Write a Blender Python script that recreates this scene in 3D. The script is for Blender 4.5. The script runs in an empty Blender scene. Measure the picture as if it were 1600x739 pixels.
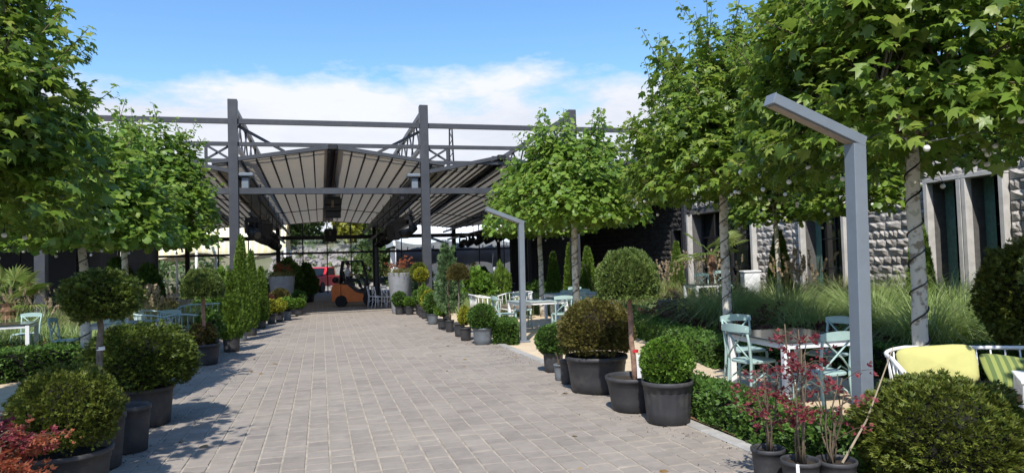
import bpy, math, random
import numpy as np
from mathutils import Vector, Matrix, Quaternion, noise
random.seed(7)
RS = np.random.RandomState(11)
sc = bpy.context.scene
COL = sc.collection
PI = math.pi
R = math.radians

# ------------------------------------------------------------------ camera
AZ, PITCH, ROLL = R(15.4), R(2.18), R(1.7)
cam_d = bpy.data.cameras.new('camera')
cam = bpy.data.objects.new('camera', cam_d); COL.objects.link(cam)
cam_d.sensor_width = 36.0
cam_d.lens = 36.0 * 1090.0 / 1600.0
cam_d.clip_end = 2000
cam_d.clip_start = 0.05
cam.matrix_world = (Matrix.Translation((0, 0, 1.65)) @ Matrix.Rotation(-AZ, 4, 'Z')
                    @ Matrix.Rotation(PI/2 + PITCH, 4, 'X') @ Matrix.Rotation(-ROLL, 4, 'Z'))
sc.camera = cam

# ------------------------------------------------------------------ light
SUN_AZ, SUN_EL = R(203), R(52)      # compass style: 0 = +Y, clockwise
sun_dir = Vector((math.sin(SUN_AZ)*math.cos(SUN_EL), math.cos(SUN_AZ)*math.cos(SUN_EL), math.sin(SUN_EL)))
sd = bpy.data.lights.new('sun', 'SUN'); sd.energy = 3.5; sd.angle = R(0.5); sd.color = (1.0, 0.95, 0.87)
so = bpy.data.objects.new('sun', sd); COL.objects.link(so)
so.rotation_euler = (-sun_dir).to_track_quat('-Z', 'Y').to_euler()
so.location = (0, -5, 30)

w = bpy.data.worlds.new('World'); sc.world = w; w.use_nodes = True
nt = w.node_tree; nt.nodes.clear()
def N(t, typ, **kw):
    n = t.nodes.new(typ)
    for k, v in kw.items():
        if hasattr(n, k): setattr(n, k, v)
    return n
out = N(nt, 'ShaderNodeOutputWorld'); bg = N(nt, 'ShaderNodeBackground')
sky = N(nt, 'ShaderNodeTexSky'); sky.sky_type = 'NISHITA'; sky.sun_disc = False
sky.sun_elevation = SUN_EL; sky.sun_rotation = SUN_AZ; sky.air_density = 1.0; sky.dust_density = 0.4; sky.ozone_density = 2.0
bg.inputs['Strength'].default_value = 0.15
tc = N(nt, 'ShaderNodeTexCoord')
sep = N(nt, 'ShaderNodeSeparateXYZ'); nt.links.new(tc.outputs['Generated'], sep.inputs[0])
mp = N(nt, 'ShaderNodeMapping'); mp.inputs['Scale'].default_value = (3.2, 3.2, 9.0); mp.inputs['Location'].default_value = (0.3, 1.15, 0.0)
nt.links.new(tc.outputs['Generated'], mp.inputs['Vector'])
n1 = N(nt, 'ShaderNodeTexNoise'); n1.inputs['Scale'].default_value = 1.0; n1.inputs['Detail'].default_value = 9; n1.inputs['Roughness'].default_value = 0.62
nt.links.new(mp.outputs[0], n1.inputs['Vector'])
n2 = N(nt, 'ShaderNodeTexNoise'); n2.inputs['Scale'].default_value = 0.45; n2.inputs['Detail'].default_value = 3
nt.links.new(mp.outputs[0], n2.inputs['Vector'])
def math_node(t, op, a, b=None, clamp=False):
    m = N(t, 'ShaderNodeMath'); m.operation = op; m.use_clamp = clamp
    for i, v in enumerate((a, b)):
        if v is None: continue
        if isinstance(v, (int, float)): m.inputs[i].default_value = v
        else: t.links.new(v, m.inputs[i])
    return m.outputs[0]
# cloud bank round the whole horizon, its ragged top near 14 degrees
edge = math_node(nt, 'MULTIPLY', math_node(nt, 'SUBTRACT', n1.outputs[0], 0.5), 0.24)
edge2 = math_node(nt, 'MULTIPLY', math_node(nt, 'SUBTRACT', n2.outputs[0], 0.5), 0.22)
top = math_node(nt, 'ADD', math_node(nt, 'ADD', edge, edge2), 0.25)
dens = math_node(nt, 'MULTIPLY', math_node(nt, 'SUBTRACT', top, sep.outputs['Z']), 26.0, True)
dens = math_node(nt, 'MULTIPLY', dens, 0.96)
shade_r = N(nt, 'ShaderNodeValToRGB')
shade_r.color_ramp.elements[0].position = 0.35; shade_r.color_ramp.elements[0].color = (2.95, 3.1, 3.5, 1)
shade_r.color_ramp.elements[1].position = 0.62; shade_r.color_ramp.elements[1].color = (3.85, 3.92, 4.15, 1)
nt.links.new(n1.outputs[0], shade_r.inputs[0])
mixc = N(nt, 'ShaderNodeMixRGB'); nt.links.new(dens, mixc.inputs[0])
hs = N(nt, 'ShaderNodeHueSaturation'); hs.inputs['Saturation'].default_value = 1.2; hs.inputs['Value'].default_value = .92
nt.links.new(sky.outputs[0], hs.inputs['Color'])
nt.links.new(hs.outputs[0], mixc.inputs[1]); nt.links.new(shade_r.outputs[0], mixc.inputs[2])
nt.links.new(mixc.outputs[0], bg.inputs['Color']); nt.links.new(bg.outputs[0], out.inputs[0])
sc.view_settings.view_transform = 'Standard'; sc.view_settings.look = 'None'
sc.view_settings.exposure = 0.74; sc.view_settings.gamma = 1.0
sc.cycles.max_bounces = 6; sc.cycles.transparent_max_bounces = 12
sc.cycles.use_denoising = True

# ------------------------------------------------------------------ materials
MATS = {}
def _new(name):
    m = bpy.data.materials.new(name); m.use_nodes = True
    t = m.node_tree; b = t.nodes['Principled BSDF']
    return m, t, b
def mat(name, col, rough=0.6, var=0.15, scale=6.0, bump=0.0, bscale=40.0, metal=0.0, spec=0.4, col2=None, island=0.0, detail=4, world=False):
    """base colour with a noise variation, optional second colour, per-piece variation and fine relief"""
    if name in MATS: return MATS[name]
    m, t, b = _new(name)
    c2 = col2 or tuple(min(1, c*(1-var*1.6)) for c in col)
    tcn = N(t, 'ShaderNodeTexCoord')
    nz = N(t, 'ShaderNodeTexNoise'); nz.inputs['Scale'].default_value = scale; nz.inputs['Detail'].default_value = detail; nz.inputs['Roughness'].default_value = .6
    t.links.new(N(t, 'ShaderNodeNewGeometry').outputs['Position'] if world else tcn.outputs['Object'], nz.inputs['Vector'])
    rp = N(t, 'ShaderNodeValToRGB'); rp.color_ramp.elements[0].position = .32; rp.color_ramp.elements[1].position = .68
    rp.color_ramp.elements[0].color = (*c2, 1); rp.color_ramp.elements[1].color = (*col, 1)
    t.links.new(nz.outputs[0], rp.inputs[0])
    last = rp.outputs[0]
    if island:
        g = N(t, 'ShaderNodeNewGeometry'); oi = N(t, 'ShaderNodeObjectInfo')
        f = math_node(t, 'FRACT', math_node(t, 'ADD', g.outputs['Random Per Island'], oi.outputs['Random']))
        v = math_node(t, 'ADD', math_node(t, 'MULTIPLY', math_node(t, 'SUBTRACT', f, .5), island*2), 1.0)
        h = N(t, 'ShaderNodeHueSaturation'); t.links.new(v, h.inputs['Value']); t.links.new(last, h.inputs['Color'])
        last = h.outputs[0]
    t.links.new(last, b.inputs['Base Color'])
    b.inputs['Roughness'].default_value = rough; b.inputs['Metallic'].default_value = metal
    b.inputs['Specular IOR Level'].default_value = spec
    if bump:
        nb = N(t, 'ShaderNodeTexNoise'); nb.inputs['Scale'].default_value = bscale; nb.inputs['Detail'].default_value = 5
        t.links.new(N(t, 'ShaderNodeNewGeometry').outputs['Position'] if world else tcn.outputs['Object'], nb.inputs['Vector'])
        bp = N(t, 'ShaderNodeBump'); bp.inputs['Strength'].default_value = bump; bp.inputs['Distance'].default_value = .02
        t.links.new(nb.outputs[0], bp.inputs['Height']); t.links.new(bp.outputs[0], b.inputs['Normal'])
    MATS[name] = m
    return m
def leafmat(name, cols, trans=.3, tcol=None, rough=.5, spec=.3, wide=0.0):
    """leaf colours drawn per leaf, part of the light passing through"""
    if name in MATS: return MATS[name]
    m, t, b = _new(name)
    g = N(t, 'ShaderNodeNewGeometry'); oi = N(t, 'ShaderNodeObjectInfo')
    f = math_node(t, 'FRACT', math_node(t, 'ADD', g.outputs['Random Per Island'], math_node(t, 'MULTIPLY', oi.outputs['Random'], 1.0)))
    rp = N(t, 'ShaderNodeValToRGB'); el = rp.color_ramp.elements
    while len(el) < len(cols): el.new(0.5)
    for i, c in enumerate(cols):
        el[i].position = i/(len(cols)-1); el[i].color = (*c, 1)
    t.links.new(f, rp.inputs[0])
    last = rp.outputs[0]
    if wide:
        tcn = N(t, 'ShaderNodeTexCoord')
        nz = N(t, 'ShaderNodeTexNoise'); nz.inputs['Scale'].default_value = wide; nz.inputs['Detail'].default_value = 2
        t.links.new(tcn.outputs['Object'], nz.inputs['Vector'])
        v = math_node(t, 'ADD', math_node(t, 'MULTIPLY', math_node(t, 'SUBTRACT', nz.outputs[0], .5), 1.6), 1.0)
        h = N(t, 'ShaderNodeHueSaturation'); t.links.new(v, h.inputs['Value']); t.links.new(last, h.inputs['Color'])
        last = h.outputs[0]
    t.links.new(last, b.inputs['Base Color'])
    b.inputs['Roughness'].default_value = rough; b.inputs['Specular IOR Level'].default_value = spec
    tr = N(t, 'ShaderNodeBsdfTranslucent')
    h2 = N(t, 'ShaderNodeHueSaturation'); h2.inputs['Value'].default_value = 1.5; h2.inputs['Hue'].default_value = .485
    t.links.new(last, h2.inputs['Color']); t.links.new(h2.outputs[0], tr.inputs['Color'])
    mx = N(t, 'ShaderNodeMixShader'); mx.inputs[0].default_value = trans
    t.links.new(b.outputs[0], mx.inputs[1]); t.links.new(tr.outputs[0], mx.inputs[2])
    t.links.new(mx.outputs[0], t.nodes['Material Output'].inputs[0])
    MATS[name] = m
    return m
def glassmat(name, col, refl=.12, dark=.0):
    if name in MATS: return MATS[name]
    m, t, b = _new(name)
    tr = N(t, 'ShaderNodeBsdfTransparent'); tr.inputs[0].default_value = (*col, 1)
    gl = N(t, 'ShaderNodeBsdfGlossy'); gl.inputs['Roughness'].default_value = .02
    mx = N(t, 'ShaderNodeMixShader'); mx.inputs[0].default_value = refl
    t.links.new(tr.outputs[0], mx.inputs[1]); t.links.new(gl.outputs[0], mx.inputs[2])
    t.links.new(mx.outputs[0], t.nodes['Material Output'].inputs[0])
    MATS[name] = m; return m

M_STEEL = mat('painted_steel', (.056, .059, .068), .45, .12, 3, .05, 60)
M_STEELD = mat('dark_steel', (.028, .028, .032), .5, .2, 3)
M_LAMP = mat('grey_powder_coat', (.185, .215, .25), .38, .08, 4, .04, 90)
M_LENS = mat('lamp_diffuser', (.34, .28, .22), .5, .1, 10)
M_BLACK = mat('black_plastic', (.018, .018, .02), .45, .3, 5)
M_POT = mat('nursery_pot', (.045, .046, .05), .55, .35, 7, .06, 50, col2=(.032, .032, .036))
M_POTG = mat('grey_pot', (.16, .18, .20), .55, .2, 7, .06, 50)
M_CONC = mat('tub_concrete', (.36, .37, .385), .75, .12, 4, .1, 60, col2=(.26, .27, .285))
M_SOIL = mat('potting_soil', (.06, .045, .03), .95, .5, 30, .5, 60)
M_BARK = mat('plane_bark', (.60, .565, .485), .85, .4, 4.5, .25, 40, col2=(.27, .235, .175), detail=3)
_t = M_BARK.node_tree
for _n in _t.nodes:                                   # plane bark flakes off in hard-edged plates
    if _n.type == 'VALTORGB':
        _e = _n.color_ramp.elements; _e[0].position = .40; _e[1].position = .47
        _x = _e.new(.62); _x.color = (.62, .585, .50, 1); _y = _e.new(.66); _y.color = (.42, .42, .32, 1)
    if _n.type == 'TEX_NOISE' and _n.inputs['Scale'].default_value < 10: _n.inputs['Scale'].default_value = 7.5
M_TWIG = mat('twig', (.16, .12, .08), .85, .3, 12)
M_REDBARK = mat('red_bark', (.38, .23, .165), .85, .35, 18, .4, 60)
M_GREYBARK = mat('grey_bark', (.20, .17, .14), .85, .35, 14, .4, 60)
M_PALMBARK = mat('palm_bark', (.27, .15, .09), .9, .5, 14, .7, 30)
M_TEAL = mat('teal_paint', (.36, .50, .47), .5, .1, 6, .03, 80)
M_WHITE = mat('white_paint', (.78, .79, .80), .45, .06, 5)
M_TABLE = mat('dark_table_top', (.06, .065, .062), .12, .3, 6, spec=.6)
M_SAND = mat('sand', (.62, .50, .345), .95, .2, 3, .5, 120, col2=(.50, .40, .28))
M_JOINT = mat('joint_sand', (.43, .375, .30), .95, .25, 8, .3, 90)
M_PAVER = mat('paver', (.272, .238, .207), .86, .25, 9.0, .25, 70, col2=(.225, .198, .174), island=.11, spec=.2, world=True)
def dust(m, amount, c, sc_=.5, lo=.45, hi=.72):
    """blown sand and stains lying across a surface, in world space"""
    t = m.node_tree; b = t.nodes['Principled BSDF']; src = b.inputs['Base Color'].links[0].from_socket
    g = N(t, 'ShaderNodeNewGeometry'); a = None
    for k, (f, w_) in enumerate(((sc_, .6), (sc_*4.3, .4))):
        nz = N(t, 'ShaderNodeTexNoise'); nz.inputs['Scale'].default_value = f; nz.inputs['Detail'].default_value = 7; nz.inputs['Roughness'].default_value = .65
        t.links.new(g.outputs['Position'], nz.inputs['Vector'])
        v = math_node(t, 'MULTIPLY', nz.outputs[0], w_); a = v if a is None else math_node(t, 'ADD', a, v)
    mr = N(t, 'ShaderNodeMapRange'); mr.inputs['From Min'].default_value = lo; mr.inputs['From Max'].default_value = hi; mr.inputs['To Max'].default_value = amount
    t.links.new(a, mr.inputs['Value'])
    mx = N(t, 'ShaderNodeMixRGB'); mx.inputs[2].default_value = (*c, 1)
    t.links.new(mr.outputs[0], mx.inputs[0]); t.links.new(src, mx.inputs[1]); t.links.new(mx.outputs[0], b.inputs['Base Color'])
dust(M_PAVER, .55, (.37, .325, .27), .42, .44, .66); dust(M_PAVER, .7, (.15, .14, .135), .9, .54, .68)
M_KERB = mat('kerb_concrete', (.40, .385, .36), .85, .2, 6, .3, 60, island=.08)
M_POT = M_POT
dust(M_POT, .55, (.13, .115, .095), 2.6, .50, .70); dust(M_LAMP, .35, (.12, .13, .14), 2.2, .50, .70); dust(M_STEEL, .35, (.12, .115, .11), 1.3, .5, .7); dust(M_CONC, .4, (.24, .235, .22), 1.6, .48, .7)
M_GROUND = mat('soil_ground', (.10, .085, .055), .95, .4, 1.2, .4, 30, col2=(.055, .06, .03))
M_FABRIC = mat('awning_fabric', (.56, .48, .375), .85, .07, .8, .08, 8)
_t = M_FABRIC.node_tree; _b = _t.nodes['Principled BSDF']; _tr = N(_t, 'ShaderNodeBsdfTranslucent'); _mx = N(_t, 'ShaderNodeMixShader'); _mx.inputs[0].default_value = .16
_tr.inputs[0].default_value = (.62, .56, .46, 1); _t.links.new(_b.outputs[0], _mx.inputs[1]); _t.links.new(_tr.outputs[0], _mx.inputs[2]); _t.links.new(_mx.outputs[0], _t.nodes['Material Output'].inputs[0])
M_TARP = mat('grey_tarp', (.22, .225, .25), .7, .25, .8)
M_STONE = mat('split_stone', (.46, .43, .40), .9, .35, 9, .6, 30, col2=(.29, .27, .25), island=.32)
M_STONE_SHADED = mat('shaded_stone', (.042, .040, .040), .9, .35, 9, .6, 30, island=.2)  # darker copy of the facade stone, the roof's shade put into its colour
M_MORTAR = mat('mortar', (.13, .125, .12), .95, .2, 10)
M_CONCP = mat('pale_concrete', (.55, .53, .50), .8, .15, 5, .15, 50)
M_DGLASS = mat('dark_window_glass', (.012, .016, .016), .06, .3, 2, spec=.6)
M_CURTAIN = mat('green_curtain', (.10, .20, .17), .8, .2, 12)
M_ORANGE = mat('orange_paint', (.78, .19, .035), .4, .1, 4)
M_RED = mat('red_paint', (.60, .03, .04), .35, .1, 4)
M_RUBBER = mat('rubber', (.022, .022, .022), .8, .2, 10)
M_CHROME = mat('bare_metal', (.45, .45, .46), .35, .1, 6, metal=.8)
M_YCUSH = mat('yellow_cushion', (.53, .51, .19), .9, .08, 5, .2, 300)
M_TAN = mat('tan_seat', (.20, .16, .12), .9, .1, 8)
M_SKIN = mat('skin', (.42, .26, .18), .6, .05, 10)
M_SHIRT = mat('white_shirt', (.70, .70, .71), .85, .05, 10)
M_TROUSER = mat('dark_trousers', (.03, .032, .04), .9, .1, 10)
M_HAIR = mat('black_hair', (.012, .01, .01), .6, .1, 10)
M_BULB = mat('white_globe', (.80, .80, .77), .3, .04, 10)
M_ROCK = mat('hill_rock', (.30, .275, .26), .9, .35, 1.5, .5, 8, col2=(.20, .18, .165), island=.2)
M_HILL = mat('hill_soil', (.22, .20, .14), .95, .4, .25, .5, 6, col2=(.09, .11, .05))
M_BOULDER = mat('dark_boulder', (.05, .05, .055), .55, .4, 5, .3, 20)
M_PALEBALL = mat('pale_stone', (.55, .54, .52), .8, .15, 6, .3, 30)
M_SLATE = mat('slate_block', (.085, .085, .092), .7, .2, 6, .2, 40)
M_DWALL = mat('dark_wall_panel', (.03, .03, .034), .7, .2, 2)
M_GPANEL = mat('grey_curtain_panel', (.12, .12, .13), .8, .15, 1.2)
M_PANE = glassmat('clear_glass', (.93, .96, .95), .07)
def stripemat(name, c1, c2, freq, axis='X'):
    m, t, b = _new(name)
    tcn = N(t, 'ShaderNodeTexCoord'); s = N(t, 'ShaderNodeSeparateXYZ'); t.links.new(tcn.outputs['Object'], s.inputs[0])
    fr = math_node(t, 'FRACT', math_node(t, 'MULTIPLY', s.outputs[axis], freq))
    rp = N(t, 'ShaderNodeValToRGB'); rp.color_ramp.interpolation = 'CONSTANT'
    rp.color_ramp.elements[0].color = (*c1, 1); rp.color_ramp.elements[1].position = .5; rp.color_ramp.elements[1].color = (*c2, 1)
    t.links.new(fr, rp.inputs[0]); t.links.new(rp.outputs[0], b.inputs['Base Color']); b.inputs['Roughness'].default_value = .9
    return m
M_STRIPE = stripemat('striped_green_fabric', (.24, .28, .075), (.10, .145, .045), 14, 'X')
M_MARQ = stripemat('striped_cream_fabric', (.80, .70, .42), (.80, .76, .62), 2.4, 'X')

L_PLANE = leafmat('plane_leaf', [(.072, .130, .018), (.108, .188, .024), (.150, .245, .032), (.195, .295, .046), (.28, .345, .075)], .44, rough=.40, spec=.45)
L_PLANEF = leafmat('plane_leaf_far', [(.090, .168, .022), (.132, .232, .031), (.18, .295, .044), (.26, .345, .07)], .44, rough=.42, spec=.4)
L_YEW = leafmat('yew_leaf', [(.040, .062, .010), (.075, .105, .014), (.12, .15, .022), (.19, .20, .036)], .18, wide=3.0)
L_YEWD = leafmat('yew_leaf_dark', [(.032, .060, .010), (.060, .098, .014), (.095, .135, .020), (.15, .175, .030)], .18, wide=3.0)
L_YEWB = leafmat('yew_leaf_bronze', [(.055, .058, .014), (.095, .095, .020), (.14, .13, .030), (.19, .15, .045)], .18, wide=3.0)
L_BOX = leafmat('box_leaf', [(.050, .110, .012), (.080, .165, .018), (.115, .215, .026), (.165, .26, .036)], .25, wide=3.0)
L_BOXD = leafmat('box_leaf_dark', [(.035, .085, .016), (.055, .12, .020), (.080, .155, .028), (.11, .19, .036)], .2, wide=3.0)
L_LIG = leafmat('clipped_leaf', [(.055, .092, .020), (.085, .130, .028), (.12, .17, .04), (.17, .21, .056)], .2, wide=3.0)
L_BROWN = leafmat('bronze_leaf', [(.075, .060, .020), (.095, .080, .024), (.085, .100, .024), (.14, .095, .034)], .2, wide=3.0)
L_YELLOW = leafmat('golden_leaf', [(.12, .17, .016), (.20, .235, .02), (.29, .29, .025), (.34, .30, .03)], .25, wide=3.0)
L_THUJA = leafmat('thuja_leaf', [(.055, .110, .014), (.085, .155, .020), (.125, .20, .028), (.17, .24, .04)], .2, wide=4.0)
L_JUN = leafmat('juniper_leaf', [(.07, .13, .05), (.10, .175, .07), (.13, .21, .085), (.18, .25, .11)], .2, wide=3.0)
L_RED = leafmat('red_leaf', [(.15, .022, .030), (.22, .034, .048), (.28, .060, .075), (.30, .11, .08)], .35)
L_ORANGE = leafmat('orange_leaf', [(.30, .075, .035), (.36, .11, .05), (.32, .13, .07), (.25, .12, .05)], .35)
L_BARB = leafmat('barberry_leaf', [(.055, .016, .018), (.085, .022, .026), (.11, .035, .030), (.10, .06, .03)], .25)
L_GRASS = leafmat('grass_blade', [(.18, .27, .08), (.25, .35, .11), (.33, .42, .16), (.44, .48, .27)], .35)
L_GRASSY = leafmat('grass_blade_dry', [(.16, .21, .05), (.23, .26, .08), (.33, .29, .14), (.26, .27, .08)], .35)
L_COVER = leafmat('ground_cover_leaf', [(.05, .11, .02), (.085, .16, .028), (.12, .205, .035), (.17, .21, .05)], .3, wide=.8)
L_PALM = leafmat('palm_leaf', [(.11, .17, .04), (.16, .23, .05), (.22, .28, .07), (.27, .29, .10)], .3)
L_HILL = leafmat('hill_leaf', [(.045, .085, .025), (.07, .12, .035), (.10, .15, .045), (.14, .17, .05)], .25)
L_HILLY = leafmat('hill_leaf_yellow', [(.22, .23, .03), (.28, .27, .04), (.20, .23, .04)], .25)
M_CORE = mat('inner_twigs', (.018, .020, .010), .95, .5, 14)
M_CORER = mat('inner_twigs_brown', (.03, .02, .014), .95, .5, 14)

# ------------------------------------------------------------------ object helpers
def setp(o, label=None, cat=None, group=None, kind=None):
    if label: o['label'] = label
    if cat: o['category'] = cat
    if group: o['group'] = group
    if kind: o['kind'] = kind
    return o
def thing(name, label, cat, loc=(0, 0, 0), rz=0.0, group=None, rx=0, ry=0):
    o = bpy.data.objects.new(name, None); COL.objects.link(o)
    o.empty_display_size = .2
    o.location = loc; o.rotation_euler = (rx, ry, rz)
    return setp(o, label, cat, group)
def link(name, me, parent=None, loc=(0, 0, 0), rot=(0, 0, 0), scale=(1, 1, 1), mat=None):
    o = bpy.data.objects.new(name, me); COL.objects.link(o)
    o.parent = parent
    o.location = loc; o.rotation_euler = rot; o.scale = scale
    if mat is not None:
        o.material_slots[0].link = 'OBJECT'; o.material_slots[0].material = mat
    return o
def children_of(o): return list(o.children)
def copy_tree(o, parent=None):
    c = o.copy(); COL.objects.link(c)
    if parent is not None: c.parent = parent
    for ch in children_of(o): copy_tree(ch, c)
    return c
class MB:
    def __init__(s): s.v = []; s.f = []; s.m = []; s.mi = 0
    def add(s, vs, fs):
        b = len(s.v); s.v += [tuple(p) for p in vs]; s.f += [tuple(i+b for i in f) for f in fs]; s.m += [s.mi]*len(fs)
        return s
    def box(s, c, d, rot=None, taper=1.0):
        hx, hy, hz = d[0]/2, d[1]/2, d[2]/2
        vs = []
        for z, k in ((-hz, 1), (hz, taper)):
            for x, y in ((-hx*k, -hy*k), (hx*k, -hy*k), (hx*k, hy*k), (-hx*k, hy*k)):
                p = Vector((x, y, z))
                if rot is not None: p = rot @ p
                vs.append(p + Vector(c))
        return s.add(vs, [(3, 2, 1, 0), (4, 5, 6, 7), (0, 1, 5, 4), (1, 2, 6, 5), (2, 3, 7, 6), (3, 0, 4, 7)])
    def bbox(s, c, d, bev=.01, rot=None):
        """box with chamfered edges"""
        hx, hy, hz = d[0]/2, d[1]/2, d[2]/2; b = min(bev, hx*.9, hy*.9, hz*.9)
        idx = {}; vs = []
        for sx in (-1, 1):
            for sy in (-1, 1):
                for sz in (-1, 1):
                    for ax in range(3):
                        p = [sx*(hx-b), sy*(hy-b), sz*(hz-b)]
                        p[ax] = (sx*hx, sy*hy, sz*hz)[ax]
                        idx[(sx, sy, sz, ax)] = len(vs)
                        q = Vector(p)
                        if rot is not None: q = rot @ q
                        vs.append(q + Vector(c))
        fs = []
        for ax in range(3):
            u, v = [a for a in range(3) if a != ax]
            for sg in (-1, 1):
                q = []
                for a, bb in ((-1, -1), (1, -1), (1, 1), (-1, 1)):
                    k = [0, 0, 0]; k[ax] = sg; k[u] = a; k[v] = bb; q.append(idx[(*k, ax)])
                flip = (sg > 0) != (ax == 1)
                fs.append(tuple(q if flip else q[::-1]))
        for ax in range(3):          # edges along ax
            u, v = [a for a in range(3) if a != ax]
            for a in (-1, 1):
                for bb in (-1, 1):
                    q = []
                    for sg, order in ((-1, (u, v)), (1, (v, u))):
                        for face in order:
                            k = [0, 0, 0]; k[ax] = sg; k[u] = a; k[v] = bb; q.append(idx[(*k, face)])
                    fl = (a*bb > 0) != (ax == 1)
                    fs.append(tuple(q if fl else q[::-1]))
        for sx in (-1, 1):
            for sy in (-1, 1):
                for sz in (-1, 1):
                    t = tuple(idx[(sx, sy, sz, a)] for a in range(3)); fs.append(t if sx*sy*sz > 0 else t[::-1])
        return s.add(vs, fs)
    def bar(s, p0, p1, w, h=None, up=(0, 0, 1), bev=0):
        p0, p1 = Vector(p0), Vector(p1); d = p1-p0; L = d.length
        if L < 1e-6: return s
        y = d/L; u = Vector(up)
        if abs(y.dot(u)) > .98: u = Vector((0, 1, 0)) if abs(y.y) < .9 else Vector((1, 0, 0))
        x = y.cross(u).normalized(); z = x.cross(y)
        rot = Matrix((x, y, z)).transposed()
        if bev: return s.bbox((p0+p1)/2, (w, L, h or w), bev, rot)
        return s.box((p0+p1)/2, (w, L, h or w), rot)
    def tube(s, pts, r, n=8, caps=True):
        pts = [Vector(p) for p in pts]
        rs = r if isinstance(r, (list, tuple)) else [r]*len(pts)
        b = len(s.v); prev = None
        for i, p in enumerate(pts):
            d = (pts[min(i+1, len(pts)-1)] - pts[max(i-1, 0)])
            d = d.normalized() if d.length > 1e-9 else Vector((0, 0, 1))
            if prev is None:
                a = Vector((1, 0, 0)) if abs(d.x) < .8 else Vector((0, 1, 0))
                x = (a - d*a.dot(d)).normalized()
            else:
                x = prev - d*prev.dot(d)
                x = x.normalized() if x.length > 1e-6 else Vector((1, 0, 0))
            prev = x; y = d.cross(x)
            for k in range(n):
                t = 2*PI*k/n
                s.v.append(tuple(p + (x*math.cos(t)+y*math.sin(t))*rs[i]))
        for i in range(len(pts)-1):
            for k in range(n):
                a = b+i*n+k; c = b+i*n+(k+1) % n
                s.f.append((a, c, c+n, a+n)); s.m.append(s.mi)
        if caps:
            s.f.append(tuple(range(b+n-1, b-1, -1))); s.m.append(s.mi)
            e = b+(len(pts)-1)*n
            s.f.append(tuple(range(e, e+n))); s.m.append(s.mi)
        return s
    def lathe(s, prof, n=24, c=(0, 0, 0), wob=None):
        b = len(s.v)
        for (r, z) in prof:
            for k in range(n):
                t = 2*PI*k/n; rr = r*(wob(k, z) if wob else 1)
                s.v.append((c[0]+rr*math.cos(t), c[1]+rr*math.sin(t), c[2]+z))
        for i in range(len(prof)-1):
            for k in range(n):
                a = b+i*n+k; d = b+i*n+(k+1) % n
                s.f.append((a, d, d+n, a+n)); s.m.append(s.mi)
        s.f.append(tuple(range(b+n-1, b-1, -1))); s.m.append(s.mi)
        e = b+(len(prof)-1)*n
        s.f.append(tuple(range(e, e+n))); s.m.append(s.mi)
        return s
    def ell(s, c, r, nu=14, nv=9, nz=0.0, seed=0, zmin=-1.0, squ=1.0):
        b = len(s.v)
        for j in range(nv+1):
            ph = -PI/2 + PI*j/nv
            for i in range(nu):
                th = 2*PI*i/nu
                d = Vector((math.cos(th)*math.cos(ph), math.sin(th)*math.cos(ph), math.sin(ph)))
                k = 1 + nz*noise.noise(d*2.3 + Vector((seed*3.1, seed*1.7, 0)))
                z = max(zmin, d.z)
                s.v.append((c[0]+d.x*r[0]*k, c[1]+d.y*r[1]*k, c[2]+z*r[2]*k))
        for j in range(nv):
            for i in range(nu):
                a = b+j*nu+i; d = b+j*nu+(i+1) % nu
                s.f.append((a, d, d+nu, a+nu)); s.m.append(s.mi)
        return s
    def mesh(s, name, mats, smooth=False):
        me = bpy.data.meshes.new(name); me.from_pydata(s.v, [], s.f)
        for m in (mats if isinstance(mats, (list, tuple)) else [mats]): me.materials.append(m)
        if len(set(s.m)) > 1: me.polygons.foreach_set('material_index', s.m)
        if smooth: me.polygons.foreach_set('use_smooth', [True]*len(me.polygons))
        me.update(); return me
    def build(s, name, mats, parent=None, smooth=False, loc=(0, 0, 0), rot=(0, 0, 0)):
        return link(name, s.mesh(name, mats, smooth), parent, loc, rot)
def np_mesh(name, V, F, mats, MI=None, smooth=None):
    """V (n,3), F list of (m,k) arrays"""
    me = bpy.data.meshes.new(name)
    V = np.asarray(V, np.float32)
    me.vertices.add(len(V)); me.vertices.foreach_set('co', V.ravel())
    if not isinstance(F, list): F = [F]
    loops = np.concatenate([f.ravel() for f in F]).astype(np.int32)
    tot = np.concatenate([np.full(len(f), f.shape[1]) for f in F]).astype(np.int32)
    st = np.concatenate([[0], np.cumsum(tot)[:-1]]).astype(np.int32)
    me.loops.add(len(loops)); me.loops.foreach_set('vertex_index', loops)
    me.polygons.add(len(tot)); me.polygons.foreach_set('loop_start', st); me.polygons.foreach_set('loop_total', tot)
    for m in (mats if isinstance(mats, (list, tuple)) else [mats]): me.materials.append(m)
    if MI is not None: me.polygons.foreach_set('material_index', np.asarray(MI, np.int32))
    if smooth is None: smooth = F[0].shape[1] == 3               # leaf scatters keep soft shading
    me.polygons.foreach_set('use_smooth', np.full(len(tot), bool(smooth)))
    me.update(calc_edges=True); return me
def unit(a):
    return a/np.maximum(np.linalg.norm(a, axis=-1, keepdims=True), 1e-9)
def frames(ydir, nrm):
    """orthonormal x,y,z with y along ydir and z near nrm"""
    y = unit(ydir); x = unit(np.cross(y, nrm)); z = np.cross(x, y)
    return x, y, z
def scatter(tv, tf, P, ydir, nrm, size):
    tv = np.asarray(tv, float); tf = np.asarray(tf, int)
    x, y, z = frames(ydir, nrm); s = np.asarray(size, float).reshape(-1, 1, 1)
    V = P[:, None, :] + s*(tv[None, :, 0:1]*x[:, None, :] + tv[None, :, 1:2]*y[:, None, :] + tv[None, :, 2:3]*z[:, None, :])
    n, k = len(P), len(tv)
    F = tf[None] + (np.arange(n)*k)[:, None, None]
    return V.reshape(-1, 3), F.reshape(-1, tf.shape[1])
def rnd_dirs(n, rs):
    d = rs.normal(size=(n, 3)); return unit(d)

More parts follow.
